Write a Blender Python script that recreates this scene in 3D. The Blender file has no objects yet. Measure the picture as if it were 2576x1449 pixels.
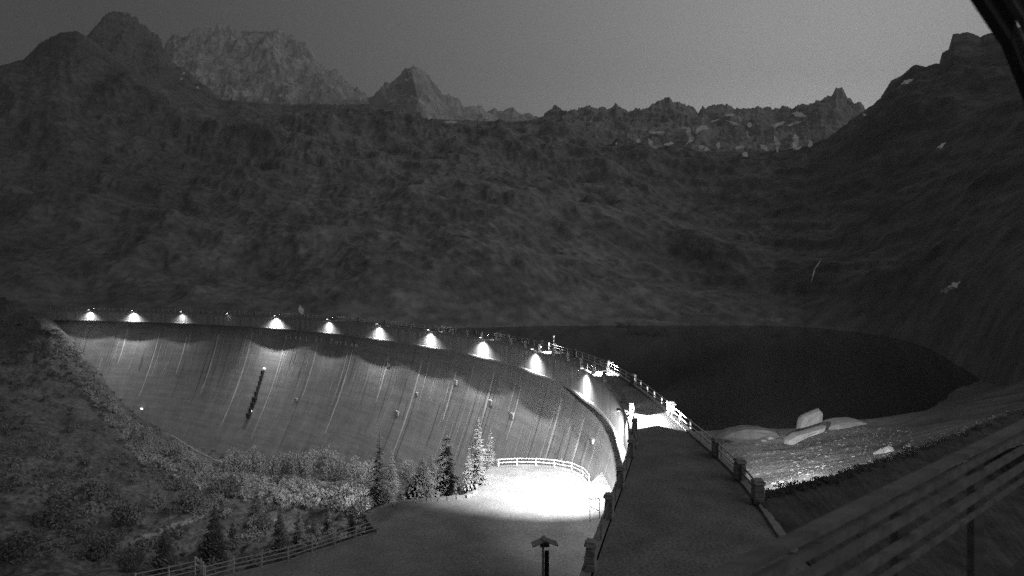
import bpy, bmesh, math, random
import numpy as np
from mathutils import Vector, Matrix
from mathutils.bvhtree import BVHTree

random.seed(7)
rs = np.random.RandomState(11)
SC = bpy.context.scene
COL = SC.collection

# ------------------------------------------------------------------ camera
F, CX, HY, CZ = 1500.0, 1288.0, 700.0, 13.0          # focal length and horizon in units of a 2576 wide picture
cd = bpy.data.cameras.new("camera")
cam = bpy.data.objects.new("camera", cd)
COL.objects.link(cam)
cam.location = (0, 0, CZ)
cam.rotation_euler = (math.radians(90), 0, 0)
cd.sensor_width = 36.0
cd.lens = 36.0 * F / 2576.0
cd.shift_y = -(724.5 - HY) / 2576.0
cd.clip_start = 0.05
cd.clip_end = 20000
cd.dof.use_dof = True; cd.dof.focus_distance = 90.0; cd.dof.aperture_fstop = 2.0
SC.camera = cam

# ------------------------------------------------------------------ sky before dawn (a monochrome night camera)
w = bpy.data.worlds.new("World")
SC.world = w
w.use_nodes = True
nt = w.node_tree
nt.nodes.clear()
def wn(t, **k):
    n = nt.nodes.new(t)
    for a, b in k.items(): setattr(n, a, b)
    return n
out = wn('ShaderNodeOutputWorld'); bg = wn('ShaderNodeBackground'); tc = wn('ShaderNodeTexCoord')
GLOW = Vector((0.52, 0.85, 0.03)).normalized()
dot = wn('ShaderNodeVectorMath', operation='DOT_PRODUCT'); dot.inputs[1].default_value = GLOW
ac = wn('ShaderNodeMath', operation='ARCCOSINE')
dv = wn('ShaderNodeMath', operation='DIVIDE'); dv.inputs[1].default_value = -math.radians(19.5)
ex = wn('ShaderNodeMath', operation='EXPONENT')
mu = wn('ShaderNodeMath', operation='MULTIPLY_ADD'); mu.inputs[1].default_value = 1.95; mu.inputs[2].default_value = 0.017
nt.links.new(tc.outputs['Generated'], dot.inputs[0]); nt.links.new(dot.outputs['Value'], ac.inputs[0])
nt.links.new(ac.outputs[0], dv.inputs[0]); nt.links.new(dv.outputs[0], ex.inputs[0]); nt.links.new(ex.outputs[0], mu.inputs[0])
nt.links.new(mu.outputs[0], bg.inputs['Color']); bg.inputs['Strength'].default_value = 1.0
nt.links.new(bg.outputs[0], out.inputs['Surface'])

sl = bpy.data.lights.new("dawn_light", 'SUN'); sl.energy = 0.45; sl.angle = math.radians(45)
so = bpy.data.objects.new("dawn_light", sl); COL.objects.link(so)
so.rotation_euler = Vector((-0.66, 0.42, -0.56)).to_track_quat('-Z', 'Y').to_euler()

SC.view_settings.view_transform = 'Standard'; SC.view_settings.look = 'None'
SC.view_settings.exposure = 0.0; SC.view_settings.gamma = 1.0; SC.view_settings.use_curve_mapping = False
SC.render.engine = 'CYCLES'
SC.cycles.max_bounces = 4; SC.cycles.diffuse_bounces = 2; SC.cycles.glossy_bounces = 2
SC.cycles.sample_clamp_indirect = .6
SC.cycles.use_denoising = False

# ------------------------------------------------------------------ thin air that fades the far mountains
HAZE = 0.00019
def build_haze():
    x0, x1, y0, y1, z0, z1 = -4800, 4800, -400, 6600, -75, 2300
    me = bpy.data.meshes.new('haze'); me.from_pydata([(x, y, z) for z in (z0, z1) for x, y in ((x0, y0), (x1, y0), (x1, y1), (x0, y1))], [], [(0, 3, 2, 1), (4, 5, 6, 7), (0, 1, 5, 4), (1, 2, 6, 5), (2, 3, 7, 6), (3, 0, 4, 7)])
    m = bpy.data.materials.new('haze'); m.use_nodes = True; t = m.node_tree; t.nodes.clear(); o_ = t.nodes.new('ShaderNodeOutputMaterial'); v = t.nodes.new('ShaderNodeVolumePrincipled')
    v.inputs['Color'].default_value = (.95, .95, .95, 1); v.inputs['Density'].default_value = HAZE; v.inputs['Anisotropy'].default_value = .2
    t.links.new(v.outputs[0], o_.inputs['Volume']); me.materials.append(m); o = bpy.data.objects.new('haze', me); COL.objects.link(o); o['kind'] = 'stuff'; o['label'] = 'thin dawn haze filling the valley up to the far peaks'
build_haze()

# ------------------------------------------------------------------ helpers
def pz(px, py, z):
    Y = F * (CZ - z) / (py - HY)
    return Vector(((px - CX) / F * Y, Y, z))
def pd(px, py, Y): return Vector(((px - CX) / F * Y, Y, CZ - (py - HY) / F * Y))
def proj(p): return (CX + F * p[0] / p[1], HY + F * (CZ - p[2]) / p[1])

def tag(o, label=None, cat=None, group=None, kind=None):
    if label: o['label'] = label
    if cat: o['category'] = cat
    if group: o['group'] = group
    if kind: o['kind'] = kind
    return o
def thing(name, label, cat, loc=(0, 0, 0), rz=0.0, group=None):
    o = bpy.data.objects.new(name, None); COL.objects.link(o)
    o.location = loc; o.rotation_euler = (0, 0, rz); o.empty_display_size = 0.3
    return tag(o, label, cat, group)
def mobj(name, me, mat, parent=None, loc=None, rot=None):
    if mat and not me.materials: me.materials.append(mat)
    o = bpy.data.objects.new(name, me); COL.objects.link(o)
    if parent: o.parent = parent
    if loc is not None: o.location = loc
    if rot is not None: o.rotation_euler = rot
    return o
class MB:
    """collects boxes, bars and tubes and links them as one mesh"""
    def __init__(s): s.v = []; s.f = []
    def box(s, c, d, ax=None, ay=None, az=None):
        c = Vector(c); ax = (ax or Vector((1, 0, 0))) * d[0] / 2; ay = (ay or Vector((0, 1, 0))) * d[1] / 2; az = (az or Vector((0, 0, 1))) * d[2] / 2
        n = len(s.v)
        for k in (-1, 1):
            for i, j in ((-1, -1), (1, -1), (1, 1), (-1, 1)): s.v.append(c + ax * i + ay * j + az * k)
        for q in ((0, 3, 2, 1), (4, 5, 6, 7), (0, 1, 5, 4), (1, 2, 6, 5), (2, 3, 7, 6), (3, 0, 4, 7)): s.f.append([n + a for a in q])
        return s
    def bar(s, a, b, wd, ht):
        a = Vector(a); b = Vector(b); d = b - a; L = d.length
        ax = d.normalized(); ay = Vector((0, 0, 1)).cross(ax)
        if ay.length < 1e-3: ay = Vector((0, 1, 0))
        ay.normalize(); az = ax.cross(ay)
        return s.box((a + b) / 2, (L, wd, ht), ax, ay, az)
    def tube(s, a, b, r0, r1=None, n=7, cap=True):
        r1 = r0 if r1 is None else r1
        a = Vector(a); b = Vector(b); d = (b - a).normalized()
        u = d.orthogonal().normalized(); v = d.cross(u); k = len(s.v)
        for p, r in ((a, r0), (b, r1)):
            for i in range(n):
                t = 2 * math.pi * i / n; s.v.append(p + (u * math.cos(t) + v * math.sin(t)) * r)
        for i in range(n): j = (i + 1) % n; s.f.append([k + i, k + j, k + n + j, k + n + i])
        if cap: s.f.append([k + i for i in range(n)][::-1]); s.f.append([k + n + i for i in range(n)])
        return s
    def poly(s, pts): n = len(s.v); s.v += [Vector(p) for p in pts]; s.f.append(list(range(n, n + len(pts)))); return s
    def mesh(s, name, smooth=False):
        me = bpy.data.meshes.new(name); me.from_pydata([tuple(x) for x in s.v], [], s.f)
        if smooth: me.shade_smooth()
        me.update(); return me
    def build(s, name, mat, parent=None, loc=None, rot=None, smooth=False): return mobj(name, s.mesh(name, smooth), mat, parent, loc, rot)
def bevel(me, wd, seg=1):
    bm = bmesh.new(); bm.from_mesh(me)
    bmesh.ops.bevel(bm, geom=list(bm.edges), offset=wd, segments=seg, affect='EDGES', clamp_overlap=True)
    bm.to_mesh(me); bm.free(); return me
def grid_mesh(name, P, keep=None, smooth=True):
    """P: (rows, cols, 3) array"""
    R, C = P.shape[:2]
    idx = np.arange(R * C).reshape(R, C)
    q = np.stack([idx[:-1, :-1], idx[:-1, 1:], idx[1:, 1:], idx[1:, :-1]], -1).reshape(-1, 4)
    if keep is not None:
        k = keep[:-1, :-1] & keep[:-1, 1:] & keep[1:, 1:] & keep[1:, :-1]; q = q[k.reshape(-1)]
    me = bpy.data.meshes.new(name); n = len(q)
    me.vertices.add(R * C); me.vertices.foreach_set('co', P.astype(np.float32).reshape(-1))
    me.loops.add(n * 4); me.loops.foreach_set('vertex_index', q.astype(np.int32).reshape(-1))
    me.polygons.add(n); me.polygons.foreach_set('loop_start', np.arange(0, n * 4, 4, dtype=np.int32))
    me.update(calc_edges=True)
    me.shade_smooth() if smooth else me.shade_flat()
    return me

# vectorised gradient noise
_perm = rs.permutation(256); _perm = np.concatenate([_perm, _perm, _perm]); _ang = rs.rand(256) * 2 * np.pi
_gx, _gy = np.cos(_ang), np.sin(_ang)
def noise2(x, y):
    xi = np.floor(x).astype(int); yi = np.floor(y).astype(int); xf = x - xi; yf = y - yi
    u = xf * xf * xf * (xf * (xf * 6 - 15) + 10); v = yf * yf * yf * (yf * (yf * 6 - 15) + 10)
    def g(ix, iy, dx, dy):
        h = _perm[(_perm[ix & 255] + iy) & 255]; return _gx[h] * dx + _gy[h] * dy
    a = g(xi, yi, xf, yf); b = g(xi + 1, yi, xf - 1, yf); c = g(xi, yi + 1, xf, yf - 1); d = g(xi + 1, yi + 1, xf - 1, yf - 1)
    return ((a + (b - a) * u) + ((c + (d - c) * u) - (a + (b - a) * u)) * v) * 1.45
def fbm(x, y, o=5, g=0.5):
    r = 0; a = 1; s = 0
    for i in range(o): r = r + a * noise2(x * 2 ** i + 17.3 * i, y * 2 ** i - 9.1 * i); s += a; a *= g
    return r / s
def ridged(x, y, o=5, g=0.55):
    r = 0; a = 1; s = 0
    for i in range(o): r = r + a * (1 - 2 * np.abs(noise2(x * 2 ** i + 31.7 * i, y * 2 ** i + 5.3 * i))); s += a; a *= g
    return r / s
def tps(ctrl):
    """thin plate surface through (u, v, z) points"""
    c = np.array(ctrl, float); n = len(c)
    def U(r2): return np.where(r2 > 0, r2 * np.log(np.maximum(r2, 1e-12)), 0)
    d2 = ((c[:, None, :2] - c[None, :, :2]) ** 2).sum(-1)
    A = np.zeros((n + 3, n + 3)); A[:n, :n] = U(d2) + np.eye(n) * 1e-3; A[:n, n] = 1; A[:n, n + 1:] = c[:, :2]; A[n:, :n] = A[:n, n:].T
    wt = np.linalg.solve(A, np.r_[c[:, 2], 0, 0, 0])
    def f(u, v):
        u = np.asarray(u, float); v = np.asarray(v, float); r = wt[n] + wt[n + 1] * u + wt[n + 2] * v
        for i in range(n): r = r + wt[i] * U((u - c[i, 0]) ** 2 + (v - c[i, 1]) ** 2)
        return r
    return f

# ------------------------------------------------------------------ materials (a monochrome picture: everything is grey)
def mat(name, base, rough=0.9, lo=0.75, hi=1.25, scale=0.5, detail=8.0, bump=0.0, bscale=None, stretch=(1, 1, 1), metal=0.0, spec=0.3, bdist=0.1, extra=None):
    m = bpy.data.materials.new(name); m.use_nodes = True; t = m.node_tree; b = t.nodes['Principled BSDF']
    b.inputs['Roughness'].default_value = rough; b.inputs['Metallic'].default_value = metal; b.inputs['Specular IOR Level'].default_value = spec
    co = t.nodes.new('ShaderNodeTexCoord'); mp = t.nodes.new('ShaderNodeMapping'); mp.inputs['Scale'].default_value = stretch
    t.links.new(co.outputs['Object'], mp.inputs['Vector'])
    n = t.nodes.new('ShaderNodeTexNoise'); n.inputs['Scale'].default_value = scale; n.inputs['Detail'].default_value = detail; n.inputs['Roughness'].default_value = 0.62
    t.links.new(mp.outputs[0], n.inputs['Vector'])
    r = t.nodes.new('ShaderNodeMapRange'); r.inputs['From Min'].default_value = 0.3; r.inputs['From Max'].default_value = 0.7
    r.inputs['To Min'].default_value = base * lo; r.inputs['To Max'].default_value = base * hi
    t.links.new(n.outputs['Fac'], r.inputs['Value'])
    src = r.outputs[0]
    if extra:                                            # a second, larger or finer pattern multiplied in: (scale, lo, hi, stretch)
        mp2 = t.nodes.new('ShaderNodeMapping'); mp2.inputs['Scale'].default_value = extra[3]; t.links.new(co.outputs['Object'], mp2.inputs['Vector'])
        n2 = t.nodes.new('ShaderNodeTexNoise'); n2.inputs['Scale'].default_value = extra[0]; n2.inputs['Detail'].default_value = 6; t.links.new(mp2.outputs[0], n2.inputs['Vector'])
        r2 = t.nodes.new('ShaderNodeMapRange'); r2.inputs['From Min'].default_value = 0.35; r2.inputs['From Max'].default_value = 0.65
        r2.inputs['To Min'].default_value = extra[1]; r2.inputs['To Max'].default_value = extra[2]; t.links.new(n2.outputs['Fac'], r2.inputs['Value'])
        ml = t.nodes.new('ShaderNodeMath'); ml.operation = 'MULTIPLY'; t.links.new(src, ml.inputs[0]); t.links.new(r2.outputs[0], ml.inputs[1]); src = ml.outputs[0]
    t.links.new(src, b.inputs['Base Color'])
    if bump:
        nb = t.nodes.new('ShaderNodeTexNoise'); nb.inputs['Scale'].default_value = bscale or scale * 4; nb.inputs['Detail'].default_value = 6
        t.links.new(mp.outputs[0], nb.inputs['Vector'])
        bp = t.nodes.new('ShaderNodeBump'); bp.inputs['Strength'].default_value = bump; bp.inputs['Distance'].default_value = bdist
        t.links.new(nb.outputs['Fac'], bp.inputs['Height']); t.links.new(bp.outputs[0], b.inputs['Normal'])
    return m
def emis(name, s):
    m = bpy.data.materials.new(name); m.use_nodes = True; b = m.node_tree.nodes['Principled BSDF']
    b.inputs['Base Color'].default_value = (.8, .8, .8, 1); b.inputs['Emission Color'].default_value = (1, 1, 1, 1); b.inputs['Emission Strength'].default_value = s
    return m
def slanted(m, ang, sc, lo, hi, stretch):
    """multiply the base colour by patches drawn out along a slanting direction (heath and rock follow the gullies)"""
    t = m.node_tree; b = t.nodes['Principled BSDF']; src = b.inputs['Base Color'].links[0].from_socket
    co = t.nodes.new('ShaderNodeTexCoord'); r = t.nodes.new('ShaderNodeMapping'); r.inputs['Rotation'].default_value = (0, ang, 0); s_ = t.nodes.new('ShaderNodeMapping'); s_.inputs['Scale'].default_value = stretch
    n = t.nodes.new('ShaderNodeTexNoise'); n.inputs['Scale'].default_value = sc; n.inputs['Detail'].default_value = 9; n.inputs['Roughness'].default_value = .62; n.inputs['Distortion'].default_value = .6
    mr = t.nodes.new('ShaderNodeMapRange'); mr.inputs['From Min'].default_value = .38; mr.inputs['From Max'].default_value = .6; mr.inputs['To Min'].default_value = lo; mr.inputs['To Max'].default_value = hi
    ml = t.nodes.new('ShaderNodeMath'); ml.operation = 'MULTIPLY'
    t.links.new(co.outputs['Object'], r.inputs['Vector']); t.links.new(r.outputs[0], s_.inputs['Vector']); t.links.new(s_.outputs[0], n.inputs['Vector']); t.links.new(n.outputs['Fac'], mr.inputs['Value'])
    t.links.new(src, ml.inputs[0]); t.links.new(mr.outputs[0], ml.inputs[1]); t.links.new(ml.outputs[0], b.inputs['Base Color'])
M = {}
M['far_rock'] = mat('far_rock', 0.66, scale=0.006, lo=.6, hi=1.3, bump=.6, bscale=.02, bdist=25, extra=(.03, .75, 1.25, (1, 1, .4)))
M['crag_rock'] = mat('crag_rock', 0.42, scale=0.008, lo=.55, hi=1.4, bump=.7, bscale=.03, bdist=18, extra=(.05, .7, 1.3, (1, 1, .35)))
M['hill'] = mat('hillside_heath_and_rock', 0.335, scale=0.018, lo=.6, hi=1.35, bump=.45, bscale=.14, bdist=4, extra=(.10, .68, 1.28, (1, 1, .7)))
M['dark_hill'] = mat('dark_wooded_rock', 0.22, scale=0.015, lo=.7, hi=1.25, bump=.4, bscale=.06, bdist=6, extra=(.1, .8, 1.2, (1, 1, .6)))
M['bank'] = mat('rocky_bank', 0.105, scale=0.10, lo=.5, hi=1.6, bump=.9, bscale=.8, bdist=.6, extra=(1.2, .6, 1.4, (1, 1, 1)))
M['shore'] = mat('stony_shore', 0.32, scale=0.12, lo=.6, hi=1.4, bump=.45, bscale=2.4, bdist=.12, extra=(2.5, .6, 1.4, (1, 1, 1)))
M['brow'] = mat('dark_turf', 0.095, scale=0.5, lo=.5, hi=1.5, bump=.8, bscale=3, bdist=.15)
M['snow'] = mat('old_snow', 0.94, scale=0.03, lo=.85, hi=1.1)
M['sand'] = mat('pale_lake_sand', 0.32, scale=0.03, lo=.8, hi=1.2)
M['rock'] = mat('pale_granite', 0.36, scale=0.7, lo=.75, hi=1.2, bump=.5, bscale=2.5, bdist=.08)
M['dull_rock'] = mat('dull_granite', 0.2, scale=0.5, lo=.7, hi=1.25, bump=.5, bscale=1.5, bdist=.1)
M['stone'] = mat('parapet_stone', 0.32, scale=3, lo=.65, hi=1.3, bump=.5, bscale=14, bdist=.02)
M['concrete'] = mat('dam_concrete', 0.38, scale=0.35, lo=.78, hi=1.18, stretch=(1, 1, .06), detail=10, bump=.12, bscale=1.2, bdist=.04, extra=(.5, .86, 1.12, (.15, .15, 2.2)))
M['wall_up'] = mat('stained_concrete', 0.42, scale=1.1, lo=.55, hi=1.35, stretch=(1, 1, .07), detail=10, bump=.15, bscale=3, bdist=.03)
M['lime'] = mat('lime_streak', 0.82, scale=1.2, lo=.75, hi=1.15, stretch=(1, 1, .15))
M['deck'] = mat('worn_asphalt', 0.20, scale=0.45, lo=.7, hi=1.3, bump=.4, bscale=9, bdist=.03, extra=(7, .65, 1.4, (1, 1, 1)))
M['terrace'] = mat('terrace_gravel', 0.27, scale=0.35, lo=.75, hi=1.25, bump=.4, bscale=6, bdist=.04, extra=(4, .8, 1.25, (1, 1, 1)))
M['white'] = mat('white_painted_metal', 0.7, rough=.5, scale=3, lo=.85, hi=1.05)
M['grey_metal'] = mat('weathered_metal', 0.22, rough=.6, scale=5, lo=.8, hi=1.2)
M['dark_metal'] = mat('dark_metal', 0.05, rough=.6, scale=5, lo=.8, hi=1.2)
M['timber'] = mat('weathered_timber', 0.20, scale=2.2, lo=.6, hi=1.35, stretch=(1, 9, 9), bump=.3, bscale=8, bdist=.004)
M['fence'] = mat('pale_fence_wood', 0.5, scale=4, lo=.8, hi=1.2)
M['bark'] = mat('bark', 0.09, scale=6, lo=.6, hi=1.4, stretch=(1, 1, .2))
M['needles'] = mat('conifer_needles', 0.14, scale=1.5, lo=.6, hi=1.5)
M['larch'] = mat('pale_larch_needles', 0.28, scale=1.5, lo=.7, hi=1.3)
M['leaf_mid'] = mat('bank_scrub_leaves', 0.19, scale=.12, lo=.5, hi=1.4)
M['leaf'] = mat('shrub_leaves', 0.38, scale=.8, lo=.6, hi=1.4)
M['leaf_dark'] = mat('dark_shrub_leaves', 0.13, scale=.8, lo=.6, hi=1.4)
M['lens'] = emis('lamp_lens', 14); M['lens_small'] = emis('small_lamp_lens', 4)
wm = bpy.data.materials.new('lake_water'); wm.use_nodes = True; b = wm.node_tree.nodes['Principled BSDF']
b.inputs['Base Color'].default_value = (.004, .004, .004, 1); b.inputs['Roughness'].default_value = .10; b.inputs['IOR'].default_value = 1.33
_n = wm.node_tree.nodes.new('ShaderNodeTexNoise'); _n.inputs['Scale'].default_value = 1.4; _n.inputs['Detail'].default_value = 4
b.inputs['Specular IOR Level'].default_value = .1; _b = wm.node_tree.nodes.new('ShaderNodeBump'); _b.inputs['Strength'].default_value = .25; _b.inputs['Distance'].default_value = .05
_c = wm.node_tree.nodes.new('ShaderNodeTexCoord'); wm.node_tree.links.new(_c.outputs['Object'], _n.inputs['Vector'])
wm.node_tree.links.new(_n.outputs['Fac'], _b.inputs['Height']); wm.node_tree.links.new(_b.outputs[0], b.inputs['Normal'])
M['water'] = wm

# ------------------------------------------------------------------ mountains: each a rocky face with real depth and a back slope
LAKE_Z = -22.0
HILLS = []
def interp(pts, x):
    a = np.array(sorted(pts), float); return np.interp(x, a[:, 0], a[:, 1])
def slope(name, lines, m, dx=3.0, rows=200, jag=2.0, A=40.0, lam=260.0, rot=0.0, stretch=1.6, seed=0.0, ledge=8.0, back=1.25, detail=.5, oct_=6, ground_tone=None, crest_keep=5.0, yref=900.0, spine=None):
    """a mountainside as a height field: lines are contour guides (px, py, Y) from the foot to the crest; ridges, gullies and rock ledges are laid out in world metres"""
    x0 = min(p[0] for p in lines[-1]); x1 = max(p[0] for p in lines[-1]); x = np.arange(x0, x1 + dx, dx); n = len(x)
    KY = np.array([np.log(interp([(p[0], p[2]) for p in L], x)) for L in lines]); KP = np.array([interp([(p[0], p[1]) for p in L], x) for L in lines])
    KZ = CZ - (KP - HY) / F * np.exp(KY)
    k = np.linspace(0, 1, len(lines)); v = np.linspace(0, 1, rows)
    def smooth(K):
        R = np.array([np.interp(v, k, K[:, c]) for c in range(n)]).T; w_ = max(1, int(rows * .10))
        if len(lines) > 2:
            pad = np.concatenate([2 * R[:1] - R[w_:0:-1], R, 2 * R[-1:] - R[-2:-w_ - 2:-1]]); c_ = np.cumsum(np.concatenate([np.zeros((1, n)), pad]), 0); R2 = (c_[2 * w_ + 1:] - c_[:-2 * w_ - 1]) / (2 * w_ + 1); R = R2[:rows]
        return R
    Y = np.exp(smooth(KY)); Z = smooth(KZ); V = v[:, None]; X = (x - CX) / F * Y
    cr, sr = math.cos(rot), math.sin(rot); xr = X * cr + Y * sr + seed * 977; yr = -X * sr + Y * cr - seed * 551
    wx = fbm(xr / (lam * 1.1), yr / (lam * 1.1), 4) * .35
    r1 = ridged(xr / lam + wx, yr / (lam * stretch) + wx * .6, oct_, detail); r2 = ridged(xr / (lam * .37) - wx, yr / (lam * .37 * stretch), max(3, oct_ - 1), detail)
    het = np.clip(.55 + .9 * fbm(xr / (lam * 2.2) + 9, yr / (lam * 2.2), 3), .15, 1.3)
    env = np.minimum(1, V * 7) * np.minimum(1, (1 - V) * crest_keep); sc_ = (Y / yref) ** .8
    dz = A * sc_ * (r1 * .9 - .15 + .42 * r2 * het + .35 * r1 * r2)
    Z = Z + dz * env
    if ledge:                                             # rock steps tilted across the slope
        q = (Z + .22 * X + 22 * fbm(xr / 180, yr / 180, 4)) / 30.0; fq = q - np.floor(q); st = np.clip((fq - .72) / .28, 0, 1); st = st * st * (3 - 2 * st)
        Z = Z + ledge * sc_ * (st - fq) * env * np.clip(.5 + 1.3 * fbm(xr / 420 - 3, yr / 420, 3), 0, 1)
    if spine:
        for sx, kk, lean in spine: pyv = HY - F * (Z - CZ) / Y; Y2 = Y + kk * np.abs(x - (sx + lean * (pyv - KP[-1]))); Z = CZ + (Z - CZ) * Y2 / Y; Y = Y2; X = (x - CX) / F * Y
    jg = jag * (.9 * fbm(x / 30 + seed, x * 0 + seed * 1.37, 3) + 1.9 * np.abs(noise2(x / 11 + seed, x * 0 + .41)) + 1.0 * np.abs(noise2(x / 4.3 + seed, x * 0 + .73)) - .8)
    Z = Z - jg / F * Y * V ** 16
    P = np.stack([X, Y, Z], -1); bk = []
    for j, dz_ in enumerate((.06, .3, .7)):               # the far side of the crest
        top = P[-1]; b_ = top.copy(); b_[:, 1] = top[:, 1] * (1 + (back - 1) * dz_); b_[:, 2] = top[:, 2] * (1 - dz_) - 10 * (j + 1); bk.append(b_)
    P = np.concatenate([P, np.array(bk)], 0)
    me = grid_mesh(name, P)
    if ground_tone:                                             # colour factor across the slope: darker towards both ends, broken up by noise
        cv = np.interp(x, [c_[0] for c_ in ground_tone], [c_[1] for c_ in ground_tone])[None, :] + .55 * fbm((P[..., 0] + .5 * P[..., 1]) / 110, (P[..., 1] - .5 * P[..., 0]) / 330, 5, .6)
        at = me.attributes.new('ground_tone', 'FLOAT', 'POINT'); at.data.foreach_set('value', np.clip(cv, 0, 1.2).astype(np.float32).reshape(-1))
    o = mobj(name, me, m); o['kind'] = 'structure'; HILLS.append(o); return o
def use_ground_tone(m, lo, hi):
    t = m.node_tree; b = t.nodes['Principled BSDF']; src = b.inputs['Base Color'].links[0].from_socket; a = t.nodes.new('ShaderNodeAttribute'); a.attribute_name = 'ground_tone'
    mr = t.nodes.new('ShaderNodeMapRange'); mr.inputs['To Min'].default_value = lo; mr.inputs['To Max'].default_value = hi; ml = t.nodes.new('ShaderNodeMath'); ml.operation = 'MULTIPLY'
    t.links.new(a.outputs['Fac'], mr.inputs['Value']); t.links.new(src, ml.inputs[0]); t.links.new(mr.outputs[0], ml.inputs[1]); t.links.new(ml.outputs[0], b.inputs['Base Color'])
use_ground_tone(M['hill'], .38, 1.0)
def flat(s, Y): return [(a, b_, Y) for a, b_ in s]
slope('distant_peaks', [flat([(1150, 400), (1400, 400)], 3900), flat([(1150, 320), (1180, 300), (1215, 286), (1240, 276), (1262, 280), (1290, 269), (1308, 290), (1330, 283), (1352, 298), (1400, 330)], 4500)], M['far_rock'], dx=1.3, rows=60, jag=2.5, A=70, lam=260, ledge=0, seed=3.3, yref=3900, detail=.55)
slope('snowy_massif', [flat([(360, 350), (990, 350)], 2300), flat([(360, 235), (520, 200), (640, 190), (760, 230), (990, 330)], 2750), flat([(360, 230), (405, 140), (420, 105), (437, 86), (470, 95), (500, 82), (540, 80), (575, 90), (600, 100), (640, 85), (672, 77), (700, 80), (722, 108), (745, 107), (770, 118), (795, 160), (820, 186), (850, 200), (880, 225), (910, 248), (990, 310)], 3300)],
      M['far_rock'], dx=1.8, rows=170, jag=3, A=95, lam=420, rot=.25, stretch=1.5, ledge=14, seed=1.7, yref=2700, detail=.56, crest_keep=7)
slope('pyramid_peak', [flat([(880, 360), (1260, 360)], 2150), flat([(880, 310), (945, 250), (975, 215), (1000, 195), (1020, 176), (1040, 167), (1062, 182), (1085, 215), (1105, 240), (1130, 264), (1165, 284), (1195, 292), (1260, 320)], 2750)], M['far_rock'], dx=1.3, rows=140, jag=1.6, A=62, lam=230, rot=.3, ledge=8, seed=6.1, yref=2400, spine=[(1030, 2.0, .28)], crest_keep=8)
slope('crag_ridge', [flat([(1320, 430), (1500, 450), (2260, 430)], 1500), flat([(1320, 370), (1600, 355), (1800, 350), (2000, 350), (2260, 370)], 1800), flat([(1320, 350), (1365, 302), (1385, 282), (1405, 272), (1420, 283), (1450, 275), (1480, 263), (1500, 276), (1530, 277), (1550, 260), (1570, 280), (1600, 276), (1630, 280), (1640, 262), (1675, 254), (1700, 258), (1740, 266), (1757, 282), (1768, 268), (1830, 262), (1842, 270), (1860, 273), (1900, 278), (1930, 270), (1958, 272), (1972, 262), (1990, 273), (2022, 260), (2045, 263), (2075, 246), (2092, 236), (2103, 218), (2118, 220), (2130, 240), (2150, 258), (2162, 256), (2185, 286), (2260, 330)], 2150)],
      M['crag_rock'], dx=1.2, rows=180, jag=4.5, A=48, lam=210, rot=-.15, stretch=1.9, ledge=10, seed=9.4, yref=1800, detail=.56, crest_keep=6)
slope('left_massif', [flat([(80, 380), (640, 380)], 1550), flat([(80, 260), (200, 110), (232, 76), (262, 40), (290, 27), (318, 34), (340, 40), (356, 60), (400, 93), (418, 130), (440, 162), (480, 200), (560, 262), (640, 300)], 2050)], M['dark_hill'], dx=1.6, rows=190, jag=7, A=85, lam=260, rot=.3, ledge=12, seed=4.4, yref=1800, crest_keep=3.6)
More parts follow.
